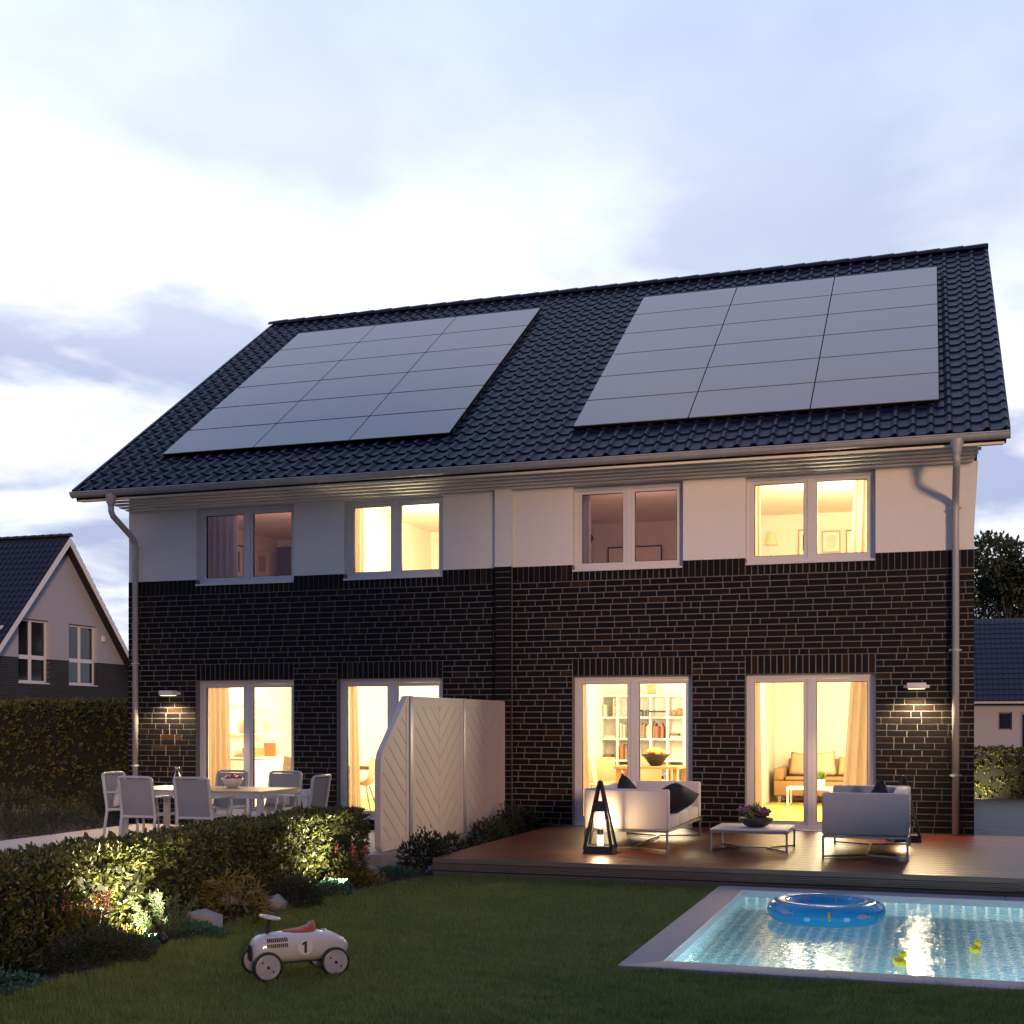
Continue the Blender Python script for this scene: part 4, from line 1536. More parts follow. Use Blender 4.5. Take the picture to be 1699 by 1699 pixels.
fs += [tuple(range(n)), tuple((len(st_) - 1) * n + j for j in range(n))]
body = MB().add(vs, fs).build('body', M_CARWHITE, car, smooth=True)
MB().prism([(0.052 * math.cos(a), 0.052 * math.sin(a)) for a in [2 * PI * i / 24 for i in range(24)]], lambda x, z_, t: (0.306 + t, x, 0.165 + z_), 0.0, 0.006).build('grille', M_BLACK, car)
for sg in (-1, 1):
    for r in range(2):
        for i in range(11):
            x = 0.095 + i * 0.0125
            za_, zb_ = 0.205 + r * 0.034, 0.205 + r * 0.034 + 0.023
            ya, yb = [0.107 * max(0.0, 1 - (abs(q - 0.191) / 0.097) ** 2.78) ** 0.36 + 0.001 for q in (za_, zb_)]
            MB().bar((x, sg * ya, za_), (x + 0.003, sg * yb, zb_), 0.0075, 0.004, (0, 1, 0)).build('louvre', M_BLACK, car)
    rd = MB().prism([(0.050 * math.cos(a), 0.050 * math.sin(a)) for a in [2 * PI * i / 26 for i in range(26)]], lambda x, z_, t: (-0.02 + x, sg * (0.104 + t), 0.195 + z_), 0.0, 0.006)
    rd.build('number_disc', M_PORCELAIN, car)
    one = [(-0.006, -0.036), (0.010, -0.036), (0.010, 0.037), (-0.002, 0.037), (-0.022, 0.024), (-0.022, 0.012), (-0.006, 0.020)]
    MB().prism(one, lambda x, z_, t: (-0.02 + sg * -1 * x, sg * (0.1105 + t), 0.195 + z_), 0.0, 0.002).build('number', M_BLACK, car)
# seat: low saddle with raised rear
sv = [(0.10, 0.030, 0.294), (0.05, 0.055, 0.300), (-0.01, 0.064, 0.304), (-0.06, 0.064, 0.318), (-0.085, 0.058, 0.342), (-0.105, 0.045, 0.344), (-0.115, 0.03, 0.30)]
vs, fs = [], []
for x, w, zt_ in sv:
    for j in range(9):
        a = PI * j / 8
        vs.append((x, w * math.cos(a), 0.278 + (zt_ - 0.278) * math.sin(a) ** 0.6))
for i in range(len(sv) - 1):
    for j in range(8):
        fs.append((i * 9 + j, i * 9 + j + 1, (i + 1) * 9 + j + 1, (i + 1) * 9 + j))
fs += [tuple(range(9)), tuple((len(sv) - 1) * 9 + j for j in range(9))]
MB().add(vs, fs).build('seat', M_RED, car, smooth=True)
MB().tube([(0.20, 0, 0.275), (0.185, 0, 0.375)], 0.013, 10).build('steering_column', M_BLACK, car)
sw = MB()
for i in range(28):
    for j in range(8):
        a, b_ = 2 * PI * i / 28, 2 * PI * j / 8
        sw.v.append(((0.062 + 0.009 * math.cos(b_)) * math.cos(a), (0.062 + 0.009 * math.cos(b_)) * math.sin(a), 0.009 * math.sin(b_)))
for i in range(28):
    for j in range(8):
        sw.f.append((i * 8 + j, ((i + 1) % 28) * 8 + j, ((i + 1) % 28) * 8 + (j + 1) % 8, i * 8 + (j + 1) % 8))
swo = sw.build('steering_wheel', M_CARWHITE, car, (0.183, 0, 0.384), smooth=True)
swo.rotation_euler = (0, R(-12), 0)
MB().lathe([(0.001, 0.004), (0.022, 0.004), (0.022, -0.004), (0.001, -0.004)], 14).bar((-0.06, 0, 0), (0.06, 0, 0), 0.012, 0.004).bar((0, -0.06, 0), (0, 0.06, 0), 0.012, 0.004).build('steering_hub', M_BLUEWHEEL, swo)
MB().lathe([(0.001, 0.018), (0.016, 0.018), (0.018, 0.0)], 14, (-0.175, 0, 0.268)).build('fuel_cap', M_STEEL, car, smooth=True)
for x in (0.235, -0.205):
    MB().tube([(x, -0.15, 0.093), (x, 0.15, 0.093)], 0.008, 8).build('axle', M_BLACK, car)
    for sg in (-1, 1):
        w = MB().lathe([(0.079, -0.016), (0.090, -0.015), (0.0945, -0.006), (0.0945, 0.006), (0.090, 0.015), (0.079, 0.016)], 28).build('wheel', M_RUBBER, car, smooth=True)
        w.location = (x, sg * 0.152, 0.0945)
        w.rotation_euler = (R(90), 0, 0)
        MB().lathe([(0.001, 0.016), (0.02, 0.017), (0.055, 0.010), (0.07, 0.012), (0.080, 0.0135), (0.080, -0.0135), (0.07, -0.012), (0.055, -0.010), (0.02, -0.017), (0.001, -0.016)], 28).build('wheel_disc', M_CARDISC, w, smooth=True)
        MB().lathe([(0.001, 0.022), (0.010, 0.022), (0.010, -0.022), (0.001, -0.022)], 12).build('hub_cap', M_BLACK, w)
        for q in (0.7, 0.7 + PI):
            MB().ball((0.045 * math.cos(q), 0.045 * math.sin(q), 0.0125 * -sg), 0.006, 6, 4, (1, 1.6, 0.4)).build('slot', M_BLACK, w)
MB().box(-0.19, 0.22, -0.03, 0.03, 0.085, 0.10).build('chassis_rail', M_BLACK, car)


# ------------------------------------------------------------------ things inside the rooms
def curtain(label, x0, x1, y, z0, z1, m, taper=0.0, side=1, waves=5):
    """hanging cloth; taper>0 gathers the lower end towards one side"""
    n, k_ = 34, 8
    vs, fs = [], []
    for i in range(k_ + 1):
        v = i / k_
        for j in range(n + 1):
            u = j / n
            w = (x1 - x0) * (1 - taper * v if side > 0 else 1)
            xa = x0 + w * u if side > 0 else x1 - (x1 - x0) * (1 - taper * v) * (1 - u)
            vs.append((xa, y + 0.035 * math.sin(2 * PI * waves * u + 0.6 * v) + 0.01 * math.sin(9 * u), z1 + (z0 - z1) * v))
    for i in range(k_):
        for j in range(n):
            a = i * (n + 1) + j
            fs.append((a, a + 1, a + n + 2, a + n + 1))
    o = MB().add(vs, fs).build('curtain', m, None, smooth=True)
    return tag(o, label, 'curtain')


CY = 0.42
curtain('linen curtain at the left of the kitchen door by the terrace', 1.10, 1.46, CY, 0.22, 2.58, M_CURTAIN, -0.15, 1, 4)
curtain('linen curtain at the left of the door behind the privacy screen', 3.55, 3.67, CY, 0.22, 2.58, M_CURTAIN, -0.6, 1, 2)
curtain('narrow linen curtain left of the dining room door', 7.08, 7.27, CY, 0.22, 2.58, M_CURTAIN, -0.3, 1, 2)
curtain('narrow linen curtain right of the dining room door', 8.80, 8.98, CY, 0.22, 2.58, M_CURTAIN, -0.5, -1, 2)
curtain('narrow linen curtain left of the living room door', 9.52, 9.74, CY, 0.22, 2.58, M_CURTAIN, -0.15, 1, 2)
curtain('wide linen curtain right of the living room door', 10.98, 11.36, CY, 0.22, 2.58, M_CURTAIN, -0.45, -1, 4)
curtain('narrow linen curtain left of the bright upper right window', 9.55, 9.75, CY, 2.87, 5.05, M_CURTAIN, -0.1, 1, 2)
curtain('linen curtain right of the bright upper right window', 11.00, 11.36, CY, 2.87, 5.05, M_CURTAIN, -0.25, -1, 4)
curtain('narrow linen curtain left of the bright upper left window', 3.58, 3.80, CY, 2.87, 5.05, M_CURTAIN, -0.1, 1, 2)
curtain('grey curtain in the dusky upper far left window', 1.05, 1.62, CY, 2.87, 5.05, M_CURTAIN_GREY, -0.05, 1, 5)
curtain('narrow grey curtain in the dusky upper window with the pennant', 7.08, 7.34, CY, 2.87, 5.05, M_CURTAIN_GREY, -0.05, 1, 3)

# bookcase in the dining room
bc = thing('bookcase', 'white open bookcase along the dining room back wall', 'bookcase', (6.44, 4.62, 0.20))
BW, BH, NC, NRW = 1.48, 1.92, 5, 5
for i in range(NC + 1):
    x = i * BW / NC
    MB().box(x - 0.015, x + 0.015, 0, 0.35, 0, BH).build('upright', M_BOOKWHITE, bc)
for j in range(NRW + 1):
    z_ = j * (BH - 0.03) / NRW
    for i in range(NC):
        MB().box(i * BW / NC + 0.0155, (i + 1) * BW / NC - 0.0155, 0.002, 0.348, z_, z_ + 0.03).build('shelf', M_BOOKWHITE, bc)
MB().box(0.0, BW, 0.351, 0.358, 0, BH).build('back_panel', M_BOOKWHITE, bc)
bcols = [mat('book_cover_%s' % nme, c, 0.7) for nme, c in (('cream', (0.6, 0.52, 0.38)), ('grey', (0.20, 0.19, 0.17)), ('orange', (0.42, 0.14, 0.04)), ('brown', (0.16, 0.08, 0.04)), ('black', (0.03, 0.03, 0.03)), ('olive', (0.20, 0.18, 0.07)), ('red', (0.25, 0.03, 0.03)))]
rb_ = random.Random(5)
cw = BW / NC
rh = (BH - 0.03) / NRW


def book(ci, rj, x, h, w, m, lean=0.0):
    o = MB().box(0, w, 0.04, 0.24, 0, h).build('book', m, None)
    o.location = (6.44 + ci * cw + 0.02 + x, 4.62, 0.20 + rj * rh + 0.031)
    o.rotation_euler = (0, lean, 0)
    cname = m.name.split('_')[-1]
    tag(o, '%s upright book in the %s row, %s column of the white bookcase' % (cname, ['bottom', 'second lowest', 'middle', 'second highest', 'top'][rj], ['left', 'second', 'middle', 'fourth', 'right'][ci]), 'book', 'books in the bookcase')


for (ci, rj, nbk, mats_) in ((2, 3, 8, (0, 1, 2, 5, 1, 3, 0)), (3, 3, 7, (2, 3, 2, 6, 4, 2)), (1, 3, 3, (0, 1, 0)), (1, 2, 2, (2, 2)), (2, 2, 3, (0, 4, 0)), (0, 1, 4, (0, 2, 0, 1)), (1, 1, 7, (2, 0, 2, 3, 2)), (2, 1, 6, (0, 0, 1, 0)), (4, 1, 6, (2, 0, 3, 2)), (2, 4, 9, (4, 1, 4, 1)), (0, 4, 2, (0, 0))):
    x = 0.02
    for q in range(nbk):
        w = 0.018 + 0.014 * rb_.random()
        hmax = 0.12 if (ci, rj) == (2, 4) else 0.27
        book(ci, rj, x, hmax * (0.72 + 0.28 * rb_.random()), w, bcols[mats_[q % len(mats_)]], 0.0)
        x += w + 0.003
# the tall book with the town name on its spine
nb_o = MB().box(0, 0.07, 0.03, 0.26, 0, 0.32).build('book', bcols[0], None, (6.44 + 0.215, 4.62, 0.20 + 4 * rh + 0.031))
tag(nb_o, 'tall pale book lettered NEW YORK on the top bookcase shelf', 'book', 'books in the bookcase')
cu = bpy.data.curves.new('spine_lettering', 'FONT')
cu.body = 'NEW YORK'
cu.size = 0.062
cu.extrude = 0.0006
cu.align_y = 'CENTER'
tmp = bpy.data.objects.new('tmp', cu)
COL.objects.link(tmp)
bpy.context.view_layer.update()
nm = bpy.data.meshes.new_from_object(tmp.evaluated_get(bpy.context.evaluated_depsgraph_get()))
bpy.data.objects.remove(tmp)
nm.materials.clear()
nm.materials.append(M_BLACK)
o = link('spine_lettering', nm, nb_o, (0.035, 0.028, 0.31))
o.rotation_euler = (R(90), R(90), 0)
for ci, rj, n_ in ((0, 3, 1), (0, 2, 2), (3, 1, 2), (4, 3, 2)):
    for q in range(n_):
        o = MB().box(0.03, 0.24 - 0.08 * q, 0.05, 0.28, 0.045 * q, 0.045 * q + 0.042).build('lying_book', bcols[0 if q == 0 else 3], None, (6.44 + ci * cw + 0.02, 4.62, 0.20 + rj * rh + 0.031))
        tag(o, '%s book lying flat in the %s row, %s column of the white bookcase' % ('cream' if q == 0 else 'brown', ['bottom', 'second lowest', 'middle', 'second highest', 'top'][rj], ['left', 'second', 'middle', 'fourth', 'right'][ci]), 'book', 'books in the bookcase')
dk = MB().prism([(0.10 * math.cos(a), 0.10 * math.sin(a)) for a in [2 * PI * i / 24 for i in range(24)]], lambda x, z_, t: (x, t, z_), 0, 0.04).build('wooden_disc', M_BROWN, None, (6.44 + 3.45 * cw, 4.72, 0.20 + 2 * rh + 0.132))
tag(dk, 'round dark wooden disc standing in the bookcase', 'ornament')
hs = MB().ball((-0.05, 0, 0.06), 0.06, 10, 7, (0.9, 0.7, 0.9)).ball((0.05, 0.01, 0.08), 0.08, 10, 7, (0.8, 0.6, 0.95)).build('stone_hearts', M_BROWN, None, (6.44 + 4.5 * cw, 4.75, 0.20 + 4 * rh + 0.031), smooth=True)
tag(hs, 'two rounded brown ornaments on the top bookcase shelf', 'ornament')
wh = thing('wall_hanging', 'dark rod wall hanging with fringe in front of the bookcase', 'wall hanging', (6.44 + 3.45 * cw, 4.60, 0.20 + 4 * rh + 0.12))
MB().bar((-0.145, 0, 0), (0.145, 0, 0), 0.03, 0.03).build('rod', M_BLACK, wh)
for i in range(11):
    x = -0.11 + 0.022 * i
    MB().bar((x, 0, -0.01), (x, 0, -0.10 - 0.03 * (i % 2)), 0.006, 0.006).ball((x, 0, -0.125 - 0.03 * (i % 2)), 0.013, 6, 4).build('fringe', bcols[1], wh)
pc = thing('framed_picture', 'small square picture standing on top of the bookcase', 'picture', (6.44 + 2.97 * cw, 4.80, 0.20 + BH))
MB().box(-0.10, 0.10, 0, 0.02, 0, 0.21).build('frame', M_BOOKWHITE, pc)
MB().box(-0.085, 0.085, -0.003, -0.0005, 0.02, 0.19).build('print', mat('ochre_print', (0.42, 0.30, 0.14), 0.8, var=(18, 0.25)), pc)

din = thing('indoor_dining_table', 'oak dining table inside the right house by the bookcase', 'table', (7.68, 3.05, 0.20))
MB().box(-0.52, 0.52, -0.45, 0.45, 0.70, 0.74).build('tabletop', M_OAK, din)
for sx in (-1, 1):
    for sy in (-1, 1):
        MB().box(sx * 0.46 - 0.03, sx * 0.46 + 0.03, sy * 0.39 - 0.03, sy * 0.39 + 0.03, 0, 0.699).build('leg', M_OAK, din)


def indoor_chair(x, y, rz, label):
    t = thing('dining_chair', label, 'chair', (x, y, 0.20), rz, 'chairs at the indoor dining table')
    MB().box(-0.21, 0.21, -0.21, 0.21, 0.42, 0.46).build('seat', M_CUSHION, t, bevel=0.015)
    vs, fs = [], []
    for i in range(6):
        z_ = 0.46 + 0.40 * i / 5
        for j in range(7):
            u = j / 6 * 2 - 1
            vs.append((u * (0.22 - 0.03 * (i / 5) ** 3), -0.20 - 0.06 * i / 5 + 0.05 * u * u, z_))
    fs = [(i * 7 + j, i * 7 + j + 1, (i + 1) * 7 + j + 1, (i + 1) * 7 + j) for i in range(5) for j in range(6)]
    MB().add(vs, fs).build('backrest', M_OAK, t, smooth=True)
    for sx in (-1, 1):
        for sy in (-1, 1):
            MB().tube([(sx * 0.18, sy * 0.18, 0.42), (sx * 0.21, sy * 0.21, 0.0)], 0.014, 7).build('leg', M_OAK, t)


indoor_chair(6.92, 2.62, R(-90), 'oak dining chair at the left end of the indoor table')
indoor_chair(6.98, 3.35, R(-125), 'oak dining chair at the far left corner of the indoor table')
indoor_chair(7.45, 3.75, R(180), 'oak dining chair behind the indoor table')
fbw = MB().lathe([(0.06, 0.0), (0.09, 0.01), (0.19, 0.14), (0.24, 0.19), (0.225, 0.19), (0.17, 0.13), (0.001, 0.03)], 18).build('indoor_fruit_bowl', M_BLACK, None, (7.77, 2.95, 0.941), smooth=True)
tag(fbw, 'flared black fruit bowl on the indoor dining table', 'bowl')
for i in range(11):
    a = 2.4 * i
    rr = 0.13 * math.sqrt((i + 0.5) / 11)
    m = M_ORANGEFRUIT if i % 3 else M_YELLOWFRUIT
    o = MB().ball((0, 0, 0), 0.045, 9, 6).build('indoor_fruit', m, None, (7.77 + rr * math.cos(a), 2.95 + rr * math.sin(a), 0.941 + 0.245 - rr * 0.30 + 0.02 * (i % 2)), smooth=True)
    tag(o, 'orange piled in the black indoor bowl' if i % 3 else 'yellow fruit piled in the black indoor bowl', 'fruit', 'fruit in the black bowl')

# living room
ls = thing('indoor_sofa', 'tan sofa at the back of the right living room', 'sofa', (10.55, 6.40, 0.20))
MB().box(-1.25, 1.25, -0.45, 0.45, 0.12, 0.40).build('seat_base', M_BROWN, ls, bevel=0.03)
MB().box(-1.06, 1.06, 0.22, 0.45, 0.401, 0.78).build('backrest', M_BROWN, ls, bevel=0.03)
for s_ in (-1, 1):
    MB().box(min(s_ * 1.07, s_ * 1.25), max(s_ * 1.07, s_ * 1.25), -0.45, 0.45, 0.401, 0.62).build('armrest', M_BROWN, ls, bevel=0.03)
    for yy in (-0.38, 0.38):
        MB().box(s_ * 1.15 - 0.03, s_ * 1.15 + 0.03, yy - 0.03, yy + 0.03, 0, 0.12).build('leg', M_STEEL, ls)
MB().box(-1.05, 1.05, -0.46, 0.20, 0.402, 0.47).build('seat_pad', M_BROWN, ls, bevel=0.025)
for i, (x, s_) in enumerate(((-0.80, 0.44), (-0.42, 0.46), (0.02, 0.36), (0.40, 0.50), (0.80, 0.46))):
    pillow(['leftmost', 'second', 'middle smaller', 'large fourth', 'rightmost'][i] + ' beige cushion on the tan indoor sofa', (10.55 + x, 6.48 - 0.05 * (i % 2), 0.20 + 0.47 + s_ * 0.46), (R(-16), R(6 * (-1) ** i), 0), s_, s_, 0.15, M_CUSHION if i % 2 else mat('sand_cushion', (0.48, 0.33, 0.17), 0.9))
lt = thing('indoor_coffee_table', 'small white framed coffee table in front of the tan indoor sofa', 'table', (10.01, 5.25, 0.20))
MB().box(-0.38, 0.38, -0.30, 0.30, 0.29, 0.33).build('tabletop', M_BOOKWHITE, lt)
for sx in (-1, 1):
    for sy in (-1, 1):
        MB().bar((sx * 0.36, sy * 0.28, 0), (sx * 0.36, sy * 0.28, 0.289), 0.03, 0.03).build('leg', M_BOOKWHITE, lt)
    MB().bar((sx * 0.36, -0.28, 0.02), (sx * 0.36, 0.28, 0.02), 0.03, 0.03).build('foot_rail', M_BOOKWHITE, lt)
pp = thing('potted_plant', 'small green plant in a white pot on the indoor coffee table', 'plant', (10.19, 5.2, 0.531))
MB().lathe([(0.001, 0), (0.06, 0), (0.075, 0.13), (0.065, 0.13), (0.001, 0.11)], 14).build('pot', M_PORCELAIN, pp, smooth=True)
rs = np.random.default_rng(9)
link('foliage', leaf_mesh('foliage', rs.normal(size=(40, 3)) * [0.015, 0.015, 0.01] + [0, 0, 0.13], rs.normal(size=(40, 3)) * 0.6 + [0, 0, 1.0], 0.15, 0.04, M_GREENPOT, rng=rs), pp)
rug = MB().box(9.35, 11.9, 1.2, 5.9, 0.201, 0.212).build('rug', mat('golden_rug', (0.55, 0.38, 0.07), 0.95, bump=(90, 0.4)), None)
tag(rug, 'golden yellow rug on the living room floor', 'rug')

# upper right room
fl = thing('floor_lamp', 'floor lamp with pale shade in the upper right room', 'lamp', (9.57, 3.2, F0))
MB().lathe([(0.001, 0.0), (0.14, 0.0), (0.14, 0.02), (0.012, 0.03), (0.012, 1.62)], 14).build('stand', M_STEEL, fl, smooth=True)
MB().lathe([(0.11, 1.60), (0.065, 1.81)], 18).build('shade', mat('pale_lamp_shade', (0.75, 0.66, 0.42), 0.8, trans=0.5), fl, smooth=True)


def picture(label, x, z_, w, h, y=4.17, fm=M_OAK, pm_=None, rz=0.0):
    t = thing('picture_frame', label, 'picture', (x, y, z_), rz)
    ring(MB(), -w / 2, w / 2, -h / 2, h / 2, 0.022, 0, 0.025).build('frame', fm, t)
    MB().box(-w / 2 + 0.022, w / 2 - 0.022, 0.012, 0.02, -h / 2 + 0.022, h / 2 - 0.022).build('mount', M_BOOKWHITE, t)
    if pm_:
        MB().box(-w / 4, w / 4, 0.008, 0.0115, -h / 3.4, h / 3.4).build('print', pm_, t)
    return t


picture('framed dark portrait print behind the mullion of the upper right window', 10.05, 4.60, 0.30, 0.44, pm_=mat('dark_print', (0.12, 0.06, 0.04), 0.7, var=(14, 0.3)))
picture('framed pale sketch in the middle of the upper right wall', 10.43, 4.60, 0.30, 0.36, pm_=mat('pale_sketch', (0.66, 0.58, 0.44), 0.8, var=(20, 0.15)))
picture('small framed picture low on the upper right wall', 10.54, 4.27, 0.14, 0.20, pm_=MATS['pale_sketch'])
picture('large framed picture beside the curtain in the upper right room', 10.92, 4.32, 0.52, 0.92, fm=M_BROWN)
# dusky upper rooms
picture('framed dark blue picture in the dusky upper far left room', 0.285, 4.50, 0.62, 0.60, 2.66, fm=M_BLACK, pm_=mat('blue_print', (0.05, 0.06, 0.13), 0.7), rz=R(90))
picture('pale calendar print in the dusky upper far left room', 0.285, 4.56, 0.50, 0.50, 3.62, fm=M_BOOKWHITE, pm_=mat('grid_print', (0.45, 0.40, 0.38), 0.8), rz=R(90))
wd = MB().box(0.42, 1.10, 3.92, 4.185, F0, 4.90).build('wardrobe', mat('slate_blue_lacquer', (0.09, 0.10, 0.19), 0.6), None)
tag(wd, 'slate blue wardrobe in the dusky upper far left room', 'wardrobe')
pn_ = MB().prism([(3.52, 4.96), (4.14, 4.84), (3.52, 4.36)], lambda y, z_, t: (t, y, z_), 6.424, 6.436).build('pennant', mat('navy_pennant', (0.03, 0.05, 0.16), 0.9), None)
tag(pn_, 'navy triangular pennant in the dusky upper room', 'pennant')
picture('large black picture frame in the dusky upper room with the pennant', 7.16, 4.26, 0.95, 0.80, 4.12, fm=M_BLACK)
# kitchen and room behind the terrace
kt = thing('wall_shelf', 'white wall shelves with boxes in the left kitchen', 'shelf', (0.45, 2.95, 0.20), R(90))
for z_ in (0.80, 1.22, 1.72):
    MB().box(-0.62, 0.55, -0.28, 0.17, z_, z_ + 0.03).build('board', M_BOOKWHITE, kt)
MB().box(-0.62, 0.55, -0.30, 0.17, 0.0, 0.78).build('cabinet', M_BOOKWHITE, kt)
for i, (yy, z_, w, h) in enumerate(((2.55, 1.031, 0.40, 0.16), (3.32, 1.031, 0.07, 0.24), (2.70, 1.451, 0.22, 0.26), (3.05, 1.451, 0.18, 0.20))):
    o = MB().box(0, 0.22, 0, w, 0, h).build('storage_box', [M_BROWN, bcols[2], M_CUSHION, M_CUSHION][i], None, (0.48, yy, z_))
    tag(o, ['low brown box on the left kitchen shelf', 'narrow orange box on the left kitchen shelf', 'tan box on the upper kitchen shelf', 'smaller tan box on the upper kitchen shelf'][i], 'box')
cl = MB().box(-0.04, 0.04, 0, 0.05, 0, 1.0).build('wall_slat', M_BROWN, None, (0.46, 4.745, 1.16))
tag(cl, 'tall narrow brown panel on the kitchen back wall', 'panel')


def shell_chair(x, y, rz, label):
    t = thing('shell_chair', label, 'chair', (x, y, 0.20), rz)
    vs, fs = [], []
    for i in range(10):
        v = i / 9
        for j in range(9):
            u = j / 8 * 2 - 1
            yy = 0.22 - 0.42 * min(1, v * 1.7) - 0.10 * max(0, v - 0.55)
            zz = 0.44 + 0.02 * math.cos(v * 4) + max(0, v - 0.48) * 0.82 + 0.10 * u * u * (1 - v * 0.5)
            vs.append((u * (0.25 - 0.09 * max(0, v - 0.7)), yy + 0.05 * u * u * v, zz))
    fs = [(i * 9 + j, i * 9 + j + 1, (i + 1) * 9 + j + 1, (i + 1) * 9 + j) for i in range(9) for j in range(8)]
    MB().add(vs, fs).build('shell', M_CUSHION, t, smooth=True)
    for sx in (-1, 1):
        for sy in (-1, 1):
            MB().tube([(sx * 0.10, sy * 0.10, 0.44), (sx * 0.23, sy * 0.22, 0)], 0.012, 6).build('leg', M_OAK, t)


shell_chair(2.12, 1.25, R(180), 'cream shell chair just inside the kitchen door')
shell_chair(3.44, 1.10, R(100), 'cream shell chair inside the door behind the privacy screen')
dk2 = thing('indoor_desk', 'small brown desk behind the curtain near the privacy screen', 'desk', (3.20, 1.75, 0.20))
MB().box(-0.35, 0.35, -0.3, 0.3, 0.68, 0.74).build('desktop', M_BROWN, dk2)
for sx in (-1, 1):
    MB().box(sx * 0.32 - 0.02, sx * 0.32 + 0.02, -0.28, 0.28, 0, 0.679).build('leg_panel', M_OAK, dk2)

# ------------------------------------------------------------------ neighbouring house on the left
nbh = thing('neighbour_house', 'neighbouring gabled house at the left edge, white over dark brick', 'house', (-16.96, 20.4, 0))
NEZ, NRZ, NHW = 2.6, 8.15, 4.95     # eave, ridge, half width (local y)
NL = 9.0
gp = [(-NHW, 3.8), (NHW, 3.8), (NHW, NEZ + 0.1), (-NHW, NEZ + 0.1)]


def ngab(z0, z1, holes, mm, nm_):
    w = MB()
    zs = sorted({z0, z1, *[h[2] for h in holes], *[h[3] for h in holes]})
    zs = [q for q in zs if z0 <= q <= z1]
    zs2 = sorted(set(zs + list(np.arange(z0, z1, 0.35))))
    for a, b in zip(zs2[:-1], zs2[1:]):
        hwa = min(NHW, NHW * (NRZ - 0.1 - a) / (NRZ - NEZ))
        hwb = min(NHW, NHW * (NRZ - 0.1 - b) / (NRZ - NEZ))
        cuts = sorted([(h[0], h[1]) for h in holes if h[2] < b - 1e-6 and h[3] > a + 1e-6])
        la, lb = -hwa, -hwb
        for c0, c1 in cuts + [(None, None)]:
            ra, rb2 = (c0, c0) if c0 is not None else (hwa, hwb)
            w.prism([(la, a), (ra, a), (rb2, b), (lb, b)], lambda y, z_, t: (t, y, z_), -0.3, 0.0)
            la = lb = c1
    return w.build(nm_, mm, nbh)


NWIN = [(-2.22, -0.63, 2.99, 5.15), (0.42, 2.04, 2.99, 5.14)]
nbrick = bpy.data.materials.new('neighbour_brick')
nbrick.use_nodes = True
_n, _l = nbrick.node_tree.nodes, nbrick.node_tree.links
_bt = _n.new('ShaderNodeTexBrick')
_tc = _n.new('ShaderNodeTexCoord')
_mp = _n.new('ShaderNodeMapping')
_mp.inputs['Rotation'].default_value = (0, R(90), R(90))
_l.new(_tc.outputs['Object'], _mp.inputs[0])
_sp = _n.new('ShaderNodeSeparateXYZ')
_l.new(_tc.outputs['Object'], _sp.inputs[0])
_cb = _n.new('ShaderNodeCombineXYZ')
_l.new(_sp.outputs[1], _cb.inputs[0])
_l.new(_sp.outputs[2], _cb.inputs[1])
_l.new(_cb.outputs[0], _bt.inputs['Vector'])
for k_, v_ in (('Scale', 1.0), ('Brick Width', 0.25), ('Row Height', 0.0833), ('Mortar Size', 0.006)):
    _bt.inputs[k_].default_value = v_
_bt.inputs['Color1'].default_value = (0.012, 0.011, 0.013, 1)
_bt.inputs['Color2'].default_value = (0.022, 0.020, 0.021, 1)
_bt.inputs['Mortar'].default_value = (0.07, 0.07, 0.07, 1)
_l.new(_bt.outputs['Color'], _n['Principled BSDF'].inputs['Base Color'])
_n['Principled BSDF'].inputs['Roughness'].default_value = 0.8
ngab(3.83, NRZ - 0.15, NWIN, M_NPAINT, 'gable_wall')
ngab(0.0, 3.829, NWIN, nbrick, 'brick_storey')
MB().box(-NL, -0.3, -NHW, NHW, 0, NEZ).build('rear_body', nbrick, nbh)
for y0, y1, z0, z1 in NWIN:
    f = MB()
    def rbox(a0, a1, b0, b1, x0=-0.20, x1=-0.13):
        f.box(x0, x1, a0, a1, b0, b1)
    zt_ = 3.86
    rbox(y0, y1, z0, z0 + 0.08); rbox(y0, y1, z1 - 0.08, z1); rbox(y0, y0 + 0.08, z0 + 0.08, z1 - 0.08); rbox(y1 - 0.08, y1, z0 + 0.08, z1 - 0.08)
    ym = (y0 + y1) / 2 - 0.05
    rbox(ym - 0.06, ym + 0.06, z0 + 0.08, z1 - 0.08, -0.199, -0.129); rbox(y0 + 0.08, y1 - 0.08, zt_ - 0.07, zt_ + 0.07, -0.198, -0.128)
    wf = f.build('window', M_FRAME, nbh)
    for (a, b) in ((y0 + 0.08, ym - 0.06), (ym + 0.06, y1 - 0.08)):
        for (c, d) in ((z0 + 0.08, zt_ - 0.07), (zt_ + 0.07, z1 - 0.08)):
            MB().box(-0.175, -0.165, a, b, c, d).build('pane', M_NGLASS, wf)
    MB().box(-0.2, 0.03, y0, y1, z0 - 0.03, z0).build('sill', M_FRAME, wf)
sl_n = math.hypot(NHW, NRZ - NEZ)
